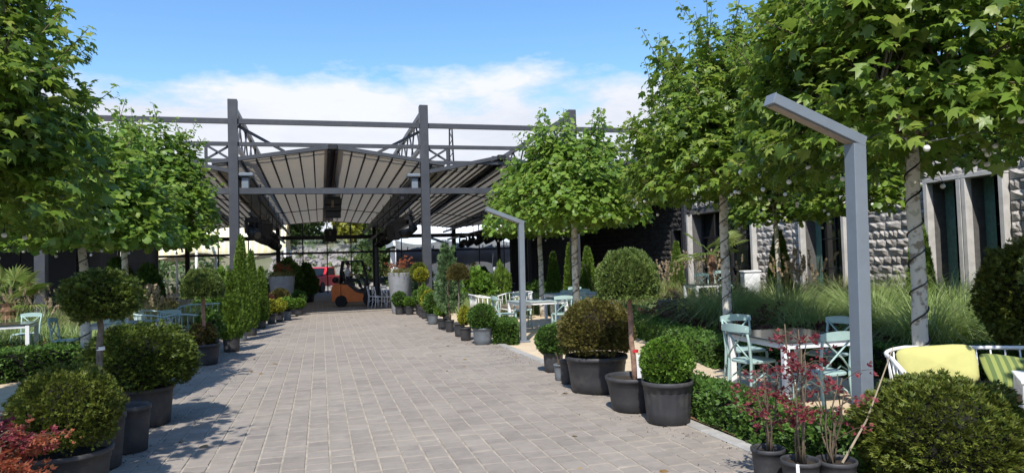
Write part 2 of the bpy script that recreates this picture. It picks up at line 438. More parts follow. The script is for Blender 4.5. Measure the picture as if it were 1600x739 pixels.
# leaf shapes --------------------------------------------------------
PLANE_V = [(0, .38, .02), (0, 0, 0), (.20, .10, .02), (.50, .22, -.04), (.30, .40, .03), (.52, .72, -.06), (.20, .66, .03), (0, 1.05, -.10),
           (-.20, .66, .03), (-.52, .72, -.06), (-.30, .40, .03), (-.50, .22, -.04), (-.20, .10, .02)]
PLANE_V = [(a, b, c*1.9) for a, b, c in PLANE_V]
PLANE_F = [(0, i, i+1) for i in range(1, 12)] + [(0, 12, 1)]
PLANE2_V = [(0, .4, .03), (0, 0, 0), (.50, .22, -.05), (.30, .44, .02), (.42, .80, -.06), (0, 1.05, -.10), (-.42, .80, -.06), (-.30, .44, .02), (-.50, .22, -.05)]
PLANE2_V = [(a, b, c*1.9) for a, b, c in PLANE2_V]
PLANE2_F = [(0, i, i+1) for i in range(1, 8)] + [(0, 8, 1)]
OVAL_V = [(0, 0, 0), (.30, .45, .08), (0, 1, 0), (-.30, .45, .08)]
OVAL_F = [(0, 1, 2), (0, 2, 3)]
# a yew sprig: a narrow twig of needles, three blades
def blade(ax, ay, L, wd, tilt=0.0):
    a = np.array([0, 0, 0.]); t = np.array([ax, ay, tilt])*L; sd = np.array([-ay, ax, 0])*wd
    m = (a+t)*.5
    return [tuple(a), tuple(m+sd), tuple(t), tuple(m-sd)]
SPRIG_V = blade(0, 1, 1.0, .13, .0) + blade(.6, .8, .75, .12, .18) + blade(-.6, .8, .75, .12, .18) + blade(.1, .9, .8, .1, .45)
SPRIG_F = [(4*i, 4*i+1, 4*i+2) for i in range(4)] + [(4*i, 4*i+2, 4*i+3) for i in range(4)]
CLUS_V = blade(0, 1, 1.0, .26, .1) + blade(.75, .6, .85, .25, .3) + blade(-.75, .6, .85, .25, .3) + blade(.2, .7, .7, .22, .7)
FAN_V = blade(0, 1, 1.0, .11, .0) + blade(.45, .9, .8, .10, .05) + blade(-.45, .9, .8, .10, -.05) + blade(.8, .6, .55, .09, .0) + blade(-.8, .6, .55, .09, .0)
FAN_F = [(4*i, 4*i+1, 4*i+2) for i in range(5)] + [(4*i, 4*i+2, 4*i+3) for i in range(5)]
KINDS = {'sprig': (SPRIG_V, SPRIG_F), 'clus': (CLUS_V, SPRIG_F), 'fan': (FAN_V, FAN_F), 'oval': (OVAL_V, OVAL_F), 'plane': (PLANE_V, PLANE_F)}

def lump(P, seed, sc_=3.0):
    out = np.empty(len(P)); o = Vector((seed*7.3, seed*2.1, seed*4.7))
    for i, p in enumerate(P): out[i] = noise.noise(Vector(p)*sc_ + o)
    return out
def shape_points(shape, n, rs):
    """points on a unit crown surface and their outward normals"""
    if shape in ('ball', 'dome', 'mush'):
        d = rnd_dirs(int(n*2.2), rs)
        lo = {'ball': -.9, 'dome': -.62, 'mush': -.22}[shape]
        d = d[d[:, 2] > lo][:n]
        if shape == 'mush':
            z = np.clip(d[:, 2], 0, .999); q = (1-z**2.15)**(1/2.15)/np.sqrt(1-z*z); d = d*np.stack([q, q, np.ones(len(q))], 1)
            low = d[:, 2] < 0; d[low, :2] = unit(d[low, :2])*(1-.35*np.abs(d[low, 2:3]))
        if shape == 'mush':
            k = int(n*.28); t = rs.uniform(0, 2*PI, k); r = np.sqrt(rs.uniform(0, 1, k))
            b = np.stack([r*np.cos(t), r*np.sin(t), np.full(k, -.2)-.06*rs.uniform(size=k)], 1)
            P = np.concatenate([d, b]); Nn = np.concatenate([d, np.tile([0, 0, -1.], (k, 1)) + .6*b])
            return P, unit(Nn)
        return d, unit(d)
    if shape == 'cone':      # z 0..1, radius 1 at widest
        t = 1-np.sqrt(1-rs.uniform(0, 1, n)*.995)
        a = rs.uniform(0, 2*PI, n)
        r = np.minimum(1, (.72+2.2*t))*np.power(np.clip(1-t**1.9, 0, 1), .75)
        P = np.stack([r*np.cos(a), r*np.sin(a), t], 1)
        Nn = np.stack([np.cos(a), np.sin(a), np.full(n, .35)], 1)
        return P, unit(Nn)
    if shape == 'bush':
        cs = np.array([[0, 0, .1]] + [[.48*math.cos(q), .48*math.sin(q), -.1+.35*((i*37 % 10)/10)] for i, q in enumerate(np.linspace(0, 2*PI, 7)[:-1])] + [[.1, .05, .5]])
        rr = np.array([.7] + [.42+.08*(i % 3) for i in range(6)] + [.42])
        i = rs.randint(0, len(cs), n); d = rnd_dirs(n, rs); P = cs[i]+d*rr[i][:, None]
        ok = P[:, 2] > -.75
        return P[ok], d[ok]
FOL = {}
def foliage(shape, kind, n, size, seed, depth=.16, lumps=.06, up=.35, stray=.03, core=.86, spread=.75, asp=1.0):
    key = (shape, kind, n, size, seed, asp)
    if key in FOL: return FOL[key]
    rs = np.random.RandomState(seed)
    P, Nn = shape_points(shape, n, rs)
    n = len(P)
    if kind == 'sprig':                                          # thin and bare patches
        keep = (lump(P, seed+9, 1.9) > -.40) | (rs.uniform(size=n) < .62); P, Nn = P[keep], Nn[keep]; n = len(P)
    k = 1 - depth*rs.uniform(size=n)**2 + lumps*lump(P, seed, 2.6) + lumps*.8*lump(P, seed+5, 6.5)
    st = rs.uniform(size=n) < stray
    k[st] += rs.uniform(0, .10, st.sum())
    if shape == 'cone': P = P*np.stack([k, k, np.ones(n)], 1)
    else: P = P*k[:, None]
    P[:, 2] *= asp
    yd = Nn + spread*rnd_dirs(n, rs) + np.array([0, 0, up])
    tv, tf = KINDS[kind]
    nr = rnd_dirs(n, rs)+Nn*.4
    V, F = scatter(tv, tf, P - unit(yd)*size*.45, yd, nr, size*rs.uniform(.65, 1.3, n))
    MI = np.zeros(len(F), int)
    mb = MB()
    c = core
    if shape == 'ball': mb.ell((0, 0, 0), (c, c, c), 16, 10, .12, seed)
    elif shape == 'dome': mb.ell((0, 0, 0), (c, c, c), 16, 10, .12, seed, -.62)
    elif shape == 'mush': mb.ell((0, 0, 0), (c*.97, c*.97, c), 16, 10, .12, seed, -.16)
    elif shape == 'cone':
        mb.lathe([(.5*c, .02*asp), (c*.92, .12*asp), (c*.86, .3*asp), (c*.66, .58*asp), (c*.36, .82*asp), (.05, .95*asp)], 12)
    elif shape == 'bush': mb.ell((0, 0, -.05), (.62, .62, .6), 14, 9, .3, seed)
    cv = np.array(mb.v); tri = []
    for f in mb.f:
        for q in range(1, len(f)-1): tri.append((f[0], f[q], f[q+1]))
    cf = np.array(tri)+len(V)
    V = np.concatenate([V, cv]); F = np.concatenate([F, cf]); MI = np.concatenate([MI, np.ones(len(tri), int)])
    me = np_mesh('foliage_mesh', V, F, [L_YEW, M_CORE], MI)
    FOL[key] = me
    return me
def F_YEW(i=0): return foliage('dome', 'sprig', 12500, .085, 21+i, depth=.26, lumps=.13, stray=.08, core=.80)
def F_YEWB(i=0): return foliage('ball', 'sprig', 11500, .085, 31+i, depth=.26, lumps=.15, stray=.08, core=.80)
def F_RAG(i=0): return foliage('ball', 'sprig', 7000, .12, 36+i, depth=.35, lumps=.22, stray=.16, up=.1, core=.7)
def F_BOXB(i=0): return foliage('ball', 'clus', 3600, .125, 41+i, depth=.16, lumps=.09, stray=.06)
def F_SMALL(i=0): return foliage('ball', 'clus', 1500, .19, 51+i, depth=.2, lumps=.1, stray=.08)
def F_MUSH(i=0): return foliage('mush', 'clus', 6500, .085, 61+i, depth=.12, lumps=.07)
def F_BUSH(i=0): return foliage('bush', 'clus', 2200, .17, 71+i, depth=.3, lumps=.15, stray=.1)
def F_CONE(i=0, asp=5): return foliage('cone', 'fan', int(1500+900*asp), .30, 81+i, depth=.3, lumps=.16, up=1.0, stray=.06, core=.8, asp=asp)

def put_foliage(parent, me, c, r, m, rz=0.0, name='foliage', tilt=0.0, core=None):
    o = link(name, me, parent, c, (tilt, 0, rz), r, m)
    if core is not None:
        o.material_slots[1].link = 'OBJECT'; o.material_slots[1].material = core
    return o

# pots ----------------------------------------------------------------
POTS = {}
def pot_mesh(rt, rb, h, m, rib=False, n=28):
    k = (round(rt, 2), round(rb, 2), round(h, 2), m.name, rib)
    if k in POTS: return POTS[k]
    mb = MB(); lip = max(.012, rt*.07)
    wob = None
    if rib:
        n = 72
        wob = lambda kk, z: 1.0 if z > h*.76 or z < h*.04 else (1.0 if (kk % 4) < 2 else .972)
    prof = [(rb*.94, 0), (rb, h*.02), (rb+(rt-rb)*.28, h*.3), (rb+(rt-rb)*.70, h*.74), (rb+(rt-rb)*.78, h*.76), (rb+(rt-rb)*.82, h*.765), (rt*.975, h*.885), (rt+lip*.4, h*.89),
            (rt+lip*.55, h*.93), (rt+lip*.45, h*.985), (rt+lip*.1, h), (rt-lip*.6, h*.99), (rt-lip*.9, h*.94), (rt*.90, h*.80), (rt*.86, h*.72)]
    mb.lathe(prof, n, wob=wob)
    me = mb.mesh('pot_mesh', m, True); POTS[k] = me
    return me
SOILS = {}
def soil(parent, r, z):
    if 'm' not in SOILS:
        mb = MB(); n = 20; vs = [(0, 0, .02)]; fs = []
        for j, rr in enumerate((.5, 1.0)):
            for i in range(n):
                a = 2*PI*i/n; vs.append((rr*math.cos(a), rr*math.sin(a), .05*random.uniform(-1, 1)*(2-j)*.5))
        for i in range(n):
            fs.append((0, 1+i, 1+(i+1) % n)); fs.append((1+i, 1+n+i, 1+n+(i+1) % n, 1+(i+1) % n))
        mb.add(vs, fs); SOILS['m'] = mb.mesh('soil_mesh', M_SOIL, True)
    return link('soil', SOILS['m'], parent, (0, 0, z), (0, 0, random.random()*6), (r, r, r))
def potted(name, label, x, y, rt, h, rb=None, m=None, rib=False, cat='potted plant', group=None, rz=None):
    t = thing(name, label, cat, (x, y, 0.004), random.uniform(0, 6) if rz is None else rz, group)
    link('pot', pot_mesh(rt, rb or rt*.84, h, m or M_POT, rib), t)
    soil(t, rt*.9, h*.86)
    return t
def trunk(parent, p0, p1, r0, r1, m, wig=.012, n=8, name='trunk', seg=7):
    p0, p1 = Vector(p0), Vector(p1); pts = []; rs = []
    for i in range(seg+1):
        k = i/seg; q = p0.lerp(p1, k)
        if 0 < i < seg: q += Vector((random.uniform(-wig, wig), random.uniform(-wig, wig), 0))
        pts.append(q); rs.append((r0+(r1-r0)*k)*random.uniform(.93, 1.07))
    return MB().tube(pts, rs, n).build(name, m, parent, True)

# ================================================================== GROUND
def sstep(a, b, v):
    t = max(0.0, min(1.0, (v-a)/(b-a))); return t*t*(3-2*t)
def ground_z(x, y):
    z = -0.06
    if y < 60:
        z += .50*sstep(8.2, 12.9, x + max(0, y-14)*.08) * (1-sstep(26, 30, y))
        z += .30*sstep(-5.6, -9.5, x)*(1-sstep(24, 26, y)) if x < -5.6 else 0
    return z
xs = np.concatenate([[-900, -300, -120, -60], np.arange(-40, 40.1, .8), [60, 120, 300, 900]])
ys = np.concatenate([[-900, -300, -100, -40], np.arange(-12, 60.1, .8), [75, 100, 150, 300, 900]])
V = [(x, y, ground_z(x, y)) for y in ys for x in xs]; nx = len(xs)
F = [(j*nx+i, j*nx+i+1, (j+1)*nx+i+1, (j+1)*nx+i) for j in range(len(ys)-1) for i in range(nx-1)]
g_ = link('ground', np_mesh('ground', V, np.array(F), M_GROUND, smooth=True)); setp(g_, kind='structure')

def sheet(name, pts, z, m, kind='structure'):
    mb = MB(); mb.add([(p[0], p[1], z) for p in pts], [tuple(range(len(pts)))])
    o = mb.build(name, m); setp(o, kind=kind); return o
# sand strips either side of the paving, the joint bed under the pavers, the floor below the roof
def sand_strip(name, left, right):
    """a gently uneven sheet of sand between two polylines of equal length"""
    mb = MB(); n = len(left); k = 8; vs = []; fs = []
    for a, b in zip(left, right):
        for i in range(k+1):
            t = i/k; x = a[0]+(b[0]-a[0])*t; y = a[1]+(b[1]-a[1])*t
            vs.append((x, y, max(ground_z(x, y)+.006, -.030)+.012*noise.noise(Vector((x*2, y*2, 0)))))
    for j in range(n-1):
        for i in range(k): fs.append((j*(k+1)+i, j*(k+1)+i+1, (j+1)*(k+1)+i+1, (j+1)*(k+1)+i))
    mb.add(vs, fs); o = mb.build(name, M_SAND, None, True); setp(o, kind='structure'); return o
yy = np.arange(0, 24.1, .75)
sand_strip('sand_path', [(3.62, y) for y in yy], [(6.1 + (.7 if y > 8 else .7*sstep(6, 8, y)), y) for y in yy])
sand_strip('sand_verge', [(-5.2, y) for y in yy], [(-2.58, y) for y in yy])

X0, X1 = -2.55, 3.45
road = thing('pavement', None, None); setp(road, kind='structure')
mb = MB(); mb.add([(X0-.03, 0, -.007), (X1+.03, 0, -.007), (X1+.03, 36, -.007), (X0-.03, 36, -.007)], [(0, 1, 2, 3)])
mb.build('joint_bed', M_JOINT, road)
# pavers: 0.2 m setts laid in lengthwise rows, each row started at its own offset
PW = .2; GAP = .0085
PV_V, PV_F = [], [(0, 1, 2, 3), (4, 5, 1, 0), (5, 6, 2, 1), (6, 7, 3, 2), (7, 4, 0, 3)]
rsp = np.random.RandomState(3)
pav = []
ncol = int((X1-X0)/PW)
camM = cam.matrix_world.inverted()
def px_of(p):
    q = camM @ Vector(p)
    if q.z > -.1: return None
    return (800+1090*q.x/-q.z, 369.5-1090*q.y/-q.z, -q.z)
for i in range(ncol):
    xc = X0 + PW*(i+.5); off = rsp.uniform(0, .2); y = 3.2+off
    while y < 35.8:
        L = .2*rsp.choice([1, 1, 1, 1.06, .94])
        pav.append((xc, y+L/2, L)); y += L
near = []
for k, (x, y, L) in enumerate(pav):
    q = px_of((x, y, 0))
    if q and -20 < q[0] < 1620 and q[1] < 760: near.append((q[2], k))
near.sort(); near_ids = [k for _, k in near[:300]]; nset = set(near_ids)
def paver_verts(x, y, L, hx, rs):
    b = .006; hy = (L-GAP*.7)/2*rs.uniform(.98, 1.0); hx = hx*rs.uniform(.975, 1.0)
    dz = rs.uniform(-.0035, .003); tx, ty = rs.uniform(-.012, .012, 2); a = rs.uniform(-.012, .012)
    vs = []
    for sx, sy in ((-1, -1), (1, -1), (1, 1), (-1, 1)):
        u, v = sx*(hx-b), sy*(hy-b); vs.append((x+u-a*v, y+v+a*u, dz+tx*u+ty*v))
    for sx, sy in ((-1, -1), (1, -1), (1, 1), (-1, 1)):
        u, v = sx*hx, sy*hy; vs.append((x+u-a*v, y+v+a*u, -.012))
    return vs
VV, FF = [], []
for k, (x, y, L) in enumerate(pav):
    if k in nset: continue
    b = len(VV); VV += paver_verts(x, y, L, (PW-GAP)/2, rsp); FF += [tuple(q+b for q in f) for f in PV_F]
o = link('paver_field', np_mesh('paver_field', VV, np.array(FF), M_PAVER), road); o['kind'] = 'stuff'
PVAR = []
for q in range(8):
    mb = MB(); mb.add(paver_verts(0, 0, .2, (PW-GAP)/2, rsp), PV_F); PVAR.append(mb.mesh('paver', M_PAVER))
for k in near_ids:
    x, y, L = pav[k]
    link('paver', PVAR[rsp.randint(8)], road, (x, y, 0), (0, 0, 0), (1, L/.2, 1))
# covered floor further in
mb = MB(); mb.add([(-20, 24.5, -.016), (24, 24.5, -.016), (24, 56, -.016), (-20, 56, -.016)], [(0, 1, 2, 3)])
M_FLOOR = mat('yard_floor', (.19, .18, .175), .9, .2, 1.5, .2, 30)
o = mb.build('pavilion_floor', M_FLOOR); setp(o, kind='structure')
mb = MB(); mb.add([(-30, 48.5, -.012), (40, 48.5, -.012), (40, 60, -.012), (-30, 60, -.012)], [(0, 1, 2, 3)])
o = mb.build('yard', mat('yard_gravel', (.36, .33, .29), .95, .2, 2, .3, 40)); setp(o, kind='structure')
# flush kerbs
for side, xk, name in ((1, X1+.095, 'kerb'), (-1, X0-.095, 'kerb')):
    kb = thing(name, None, None); setp(kb, kind='structure')
    me = MB().bbox((0, 0, -.05), (.15, .985, .115), .008).mesh('kerb_stone', M_KERB)
    for i in range(22):
        link('kerb_stone', me, kb, (xk + random.uniform(-.004, .004), 2.5+i, random.uniform(-.003, .004)))

# ================================================================== PAVILION
pv = thing('pavilion', 'large open steel pavilion with cream fabric roofs over the far end of the path', 'pavilion', (0, 24, 0))
Yf, Yb = 0.0, 24.0                       # local y of the front and back frames
CX = [-13.5, -8.1, -2.65, 3.54, 9.0, 14.4]
def pbar(name, p0, p1, w, h=None, m=None, bev=.006, parent=None):
    return MB().bar(p0, p1, w, h or w, bev=bev).build(name, m or M_STEEL, parent or pv)
for i, x in enumerate(CX):
    mb = MB()
    hgt = 7.2
    if i in (0, 5): continue
    mb.bbox((x, 0, hgt/2), (.29, .29, hgt), .008)
    c = mb.build('column', M_STEEL, pv)
    MB().bbox((x, 0, .012), (.5, .5, .025), .004).build('base_plate', M_STEEL, c)
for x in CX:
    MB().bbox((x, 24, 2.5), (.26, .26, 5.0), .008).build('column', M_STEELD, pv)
for a, b in zip(CX[:-1], CX[1:]):
    e = .146
    for z, w, h in ((6.5, .11, .17), (5.76, .1, .13), (4.23, .14, .2)):
        if (a < -13 or b > 14) and z < 5: continue
        pbar('beam', (a+e, 0, z), (b-e, 0, z), w, h)
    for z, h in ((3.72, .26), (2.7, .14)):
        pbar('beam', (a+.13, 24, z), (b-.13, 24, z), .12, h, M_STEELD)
    n = 4 if b-a > 5.8 else 3
    for q in range(1, n):
        x = a+(b-a)*q/n
        pbar('mullion', (x, 24.0, 0), (x, 24.0, 3.585), .07, .07, M_STEELD, 0)
        pbar('mullion', (x, 24.0, 3.855), (x, 24.0, 5.0), .06, .06, M_STEELD, 0)
# braces of the side bays between the middle and the third beam
for sgn, x in ((-1, -2.65), (1, 3.54)):
    xe = x + sgn*.82
    pbar('beam', (x+sgn*.146, 0, 5.22), (x+sgn*5.2, 0, 5.22), .08, .12)
    pbar('post', (xe, .0, 5.29), (xe, .0, 5.69), .09, .09)
    pbar('post', (xe, .0, 4.95), (xe, .0, 5.15), .09, .09)
    pbar('brace', (x+sgn*.16, -.02, 5.30), (xe-sgn*.05, -.02, 5.68), .05, .07)
    pbar('brace', (x+sgn*.16, .045, 5.68), (xe-sgn*.05, .045, 5.30), .05, .07)
# lengthwise trusses above each column line
for x in CX[1:5]:
    tr = pbar('truss', (x, .15, 7.0), (x, 24, 7.0), .14, .18)
    pbar('chord', (x, .15, 5.85), (x, 24, 5.85), .12, .16, parent=tr)
    n = 12
    for i in range(n):
        y0, y1 = .15+23.7*i/n, .15+23.7*(i+1)/n
        ym = (y0+y1)/2
        for q, (ya, yb) in enumerate(((y0, ym), (y1, ym))):
            pbar('web', (x+(.028 if q else -.028), ya+.03, 6.9 if 1 else 0), (x+(.028 if q else -.028), yb, 5.94), .05, .09, parent=tr, bev=0)
    pbar('raking_strut', (x+.07, .2, 6.42), (x+1.55 if x < 0 else x-1.55, .5, 5.62), .07, .09, parent=tr)
# roofs: low gables of fabric strips between black ribs, running from the front to the back frame
def roof_z(t, y):                        # t 0 at the ridge .. 1 at the eave
    k = y/24.0
    return (5.66-.84*k) + (-.56+.28*k)*t
def roof_bay(xa, xb, dz, name, nstrip=8, yend=24.0):
    xm = (xa+xb)/2
    rf = thing(name, None, None); rf.parent = pv
    def P(t, s, y, lift=0): return (xm+s*(xb-xa)/2*t, y, roof_z(t, y)+dz+lift)
    ny = 12
    for s in (-1, 1):
        for i in range(nstrip):
            t0, t1 = (.045+.955*i/nstrip), (.045+.955*(i+1)/nstrip)
            mb = MB(); vs = []; fs = []
            for j in range(ny+1):
                y = yend*j/ny
                for q in (t0, (t0+t1)/2, t1):
                    sag = -.05*math.sin(PI*(y/yend*4 % 1)) * (1 if q not in (t0, t1) else .25)
                    a = P(q, s, y, sag); vs.append(a)
            for j in range(ny):
                for q in range(2): fs.append((j*3+q, j*3+q+1, (j+1)*3+q+1, (j+1)*3+q))
            mb.add(vs, fs); o = mb.build('fabric_strip', M_FABRIC, rf, True)
            if i < nstrip:
                a, b = P(t1, s, .02, -.05), P(t1, s, yend-.02, -.05)
                pbar('rib', a, b, .045, .075, M_STEELD, 0, parent=rf)
        for y in (8.0, 16.0):
            pbar('cross_wire', P(.05, s, y, -.11), P(1, s, y, -.11), .035, .035, M_STEELD, 0, parent=rf)
        a, b = P(.02, s, -.06, .05), P(1.0, s, -.06, .05)
        pbar('front_bar', a, b, .1, .13, M_STEEL, .006, parent=rf)
        a, b = P(.02, s, yend+.06, .03), P(1.0, s, yend+.06, .03)
        pbar('front_bar', a, b, .1, .13, M_STEELD, .006, parent=rf)
    for q in (-.12, .12):
        a, b = (xm+q, -.02, roof_z(0, 0)+dz-.04), (xm+q, yend, roof_z(0, yend)+dz-.04)
        pbar('ridge_rail', a, b, .1, .2, M_STEELD, .006, parent=rf)
    MB().bar((xm, -.03, roof_z(0, 0)+dz+.075), (xm, yend+.03, roof_z(0, yend)+dz+.075), .62, .03).build('ridge_cover', M_STEELD, rf)
    MB().bbox((xm, -.1, roof_z(0, 0)+dz+.03), (.3, .16, .18), .02).build('ridge_bracket', M_BLACK, rf)
    return rf
roof_bay(-3.30, 4.24, 0.0, 'middle_roof')
roof_bay(3.60, 8.95, -.28, 'side_roof', 7)
roof_bay(-8.05, -2.75, -.28, 'side_roof', 7)
roof_bay(-13.5, -8.15, -.28, 'side_roof', 6)
roof_bay(9.05, 14.4, -.28, 'side_roof', 6)
# gutters on the column lines with their end boxes, and the rails below
for x in CX[1:5]:
    ins = .38 if x < 0 else -.38
    g = MB().bar((x+ins*.3, .4, 4.72), (x+ins*.3, 24, 4.40), .55, .2).build('gutter', M_STEEL, pv)
    mb = MB(); mb.bbox((x+ins, .12, 4.76), (.46, .5, .12), .03); mb.bbox((x+ins*.9, .12, 4.45), (.22, .26, .46), .02)
    mb.build('gutter_box', M_LAMP, g)
    for dx, za, zb in ((ins*1.9, 4.05, 3.95), (ins*1.1, 3.55, 3.42)):
        r_ = MB().bar((x+dx, .6, za), (x+dx, 24, zb), .09, .11).build('lighting_rail', M_STEELD, pv)
        for q in range(7):
            y = 1.2+q*3.6
            MB().bar((x+dx, y, za-.01-(za-zb)*y/24+.05), (x+dx, y, 4.6-.3*y/24), .03, .03).build('hanger', M_STEELD, r_)
# glass panes of the back frame
for a, b in zip(CX[1:5], CX[2:6]):
    n = 4 if b-a > 5.8 else 3
    for q in range(n):
        xa, xb = a+(b-a)*q/n+.05, a+(b-a)*(q+1)/n-.05
        if a < 3 and b > 3: continue
        MB().box(((xa+xb)/2, 24.0, 3.2), (xb-xa, .012, .75)).build('pane', M_PANE, pv)
for q in range(4):
    a, b = CX[2], CX[3]; xa, xb = a+(b-a)*q/4+.05, a+(b-a)*(q+1)/4-.05
    MB().box(((xa+xb)/2, 24.0, 3.2), (xb-xa, .012, .75)).build('pane', M_PANE, pv)

# stage lights and speakers hung from the rails
def stage_light_proto():
    t = thing('stage_light', None, None)
    MB().bbox((0, 0, -.09), (.26, .22, .12), .02).build('base', M_BLACK, t)
    for q in (-1, 1): MB().bar((q*.16, 0, -.14), (q*.16, 0, -.42), .03, .1).build('yoke_arm', M_BLACK, t)
    h = MB().tube([(0, .16, -.28), (0, .05, -.33), (0, -.10, -.42), (0, -.22, -.48)], [.10, .14, .13, .11], 12).build('head', M_BLACK, t, True)
    MB().tube([(0, -.222, -.481), (0, -.226, -.483)], .095, 12).build('lens', M_DGLASS, h)
    MB().tube([(0, 0, .0), (0, 0, -.05)], .035, 8).build('clamp', M_STEELD, t)
    return t
sl = stage_light_proto(); used = False
def put_light(x, y, z, rz, label, group, s=1.0):
    global used
    o = sl if not used else copy_tree(sl); used = True
    o.location = (x, y, z); o.rotation_euler = (0, 0, rz); o.scale = (s, s, s)
    setp(o, label, 'stage light', group); return o
ORD = ['first', 'second', 'third', 'fourth', 'fifth', 'sixth', 'seventh', 'eighth', 'ninth']
for i in range(9):
    y = 25.2+i*1.55
    put_light(-2.65+.42, y, 3.50-i*.008, random.uniform(-1, 1)+PI/2, ORD[i]+' black stage light from the front under the left gutter of the middle bay', 'stage lights under the left gutter', random.uniform(1.2, 1.6))
    put_light(3.54-.42, y, 3.50-i*.008, random.uniform(-1, 1)-PI/2, ORD[i]+' black stage light from the front under the right gutter of the middle bay', 'stage lights under the right gutter', random.uniform(1.1, 1.5))
for i in range(5):
    put_light(9.0-.42, 33+i*2.4, 3.52, random.uniform(-2, 2), ORD[i]+' black stage light from the front on the rail of the far right bay', 'stage lights in the right bay', 1.5)
def speaker(x, y, z, rz, rx, s, label):
    t = thing('loudspeaker', label, 'loudspeaker', (x, y, z), rz, None, rx); t.scale = (s, s, s)
    mb = MB(); mb.box((0, 0, -.35), (.50, .42, .7), None, 1.18); mb.build('cabinet', M_BLACK, t)
    MB().bbox((0, -.232, -.35), (.44, .02, .6), .008).build('grille', M_STEELD, t)
    mb = MB(); mb.bar((-.2, 0, 0.0), (-.2, 0, .35), .02); mb.bar((.2, 0, 0), (.2, 0, .35), .02); mb.build('hanger', M_STEELD, t)
    return t
speaker(2.95, 26.3, 3.42, -.5, .35, 1.0, 'black tilted loudspeaker hanging nearest beside the right column line')
speaker(2.9, 28.8, 3.38, -.4, .3, .9, 'black tilted loudspeaker hanging second along the right column line')
speaker(-2.0, 27.4, 3.45, .6, .3, .9, 'black tilted loudspeaker hanging among the lights on the left column line')
def hung_array(x, y, z, w, h, label):
    t = thing('speaker_cluster', label, 'loudspeaker', (x, y, z))
    for i in range(3):
        MB().bbox((0, .02*i, -h*(i+.5)/3), (w*(1-.06*i), w*.8, h/3-.02), .015).build('cabinet', M_BLACK, t)
    f = MB().bbox((0, 0, .04), (w*.9, .1, .07), .01).build('bumper_frame', M_STEELD, t)
    for s in (-1, 1): MB().tube([(s*w*.3, 0, .07), (s*w*.1, 0, roof_z(0, y-24)-z-.12)], .018, 6).build('chain', M_STEELD, t)
    MB().bbox((w*.3, -.1, .16), (.2, .16, .2), .02).build('junction_box', M_CONC, t)
    MB().bbox((-.02, -w*.42, -h*.3), (w*.16, .03, h*.36), .006).build('badge_panel', M_TAN, t)
    return t
hung_array(.55, 30.0, 4.55, .7, .8, 'nearer black speaker cluster hanging on chains below the ridge of the middle roof')
hung_array(.62, 43.0, 3.95, .75, .72, 'farther black speaker cluster hanging on chains before the glazed back wall')

# dark side wall and curtains at the left of the pavilion
dw = thing('side_wall', 'dark wall of black panels closing the left side of the pavilion behind the palm', 'wall', (-14.2, 24, 0))
for i in range(8): MB().bbox((0, 1.5+i*3, 2.4), (.16, 2.97, 4.8), .01).build('wall_panel', M_DWALL, dw)
for i in range(2): MB().bbox((1.6+i*2.0, 8.3, 2.4), (1.97, .14, 4.8), .01).build('wall_panel', M_DWALL, dw)
gp = thing('curtain_screen', 'grey curtain panels hung in a dark frame behind the left plane tree', 'screen', (-10.2, 33.5, 0))
for i in range(4):
    mb = MB(); k = 12; vs = []; fs = []
    for q in range(k+1):
        for z in (.15, 3.0): vs.append((-2.6+i*1.5+1.36*q/k, .05*math.sin(q*1.7), z))
    for q in range(k): fs.append((2*q, 2*q+2, 2*q+3, 2*q+1))
    mb.add(vs, fs); mb.build('curtain', M_GPANEL, gp, True)
for i in range(5): MB().bar((-2.67+i*1.5, 0, 0), (-2.67+i*1.5, 0, 3.2), .09, .09).build('post', M_STEELD, gp)
MB().bar((-2.8, 0, 3.27), (3.5, 0, 3.27), .14, .14).build('head_rail', M_STEELD, gp)

# ================================================================== STONE BUILDING on the right
XB = 13.0
bl = thing('stone_building', 'rock-faced stone building with tall narrow windows and pale concrete jambs along the right side', 'building', (XB, 0, 0))
# openings: (y0, y1, z0, z1)
WIN = [(6.4, 7.2, .6, 3.12), (7.5, 8.3, .6, 3.12), (9.15, 9.85, .6, 3.12), (10.62, 11.34, .6, 3.12), (11.56, 12.28, .6, 3.12), (14.95, 16.5, .5, 3.12)]
DOORS = [(18.85, 22.6, .3, 3.2), (23.3, 24.1, 1.0, 2.7)]
wl = MB()
ycuts = sorted({5.0, 34.0} | {v for o in WIN+DOORS for v in o[:2]})
for a, b in zip(ycuts[:-1], ycuts[1:]):
    op = [o for o in WIN+DOORS if o[0] <= a+1e-6 and o[1] >= b-1e-6]
    if op:
        z0, z1 = op[0][2:]
        wl.box((.25, (a+b)/2, (z0-.3)/2), (.5, b-a, z0+.3)); wl.box((.25, (a+b)/2, (z1+5.0)/2), (.5, b-a, 5.0-z1))
    else: wl.box((.25, (a+b)/2, 2.35), (.5, b-a, 5.3))
wl.build('wall', M_MORTAR, bl)
MB().bbox((4.5, 19.5, 5.12), (9.6, 30.4, .22), .02).build('parapet', M_CONCP, bl)
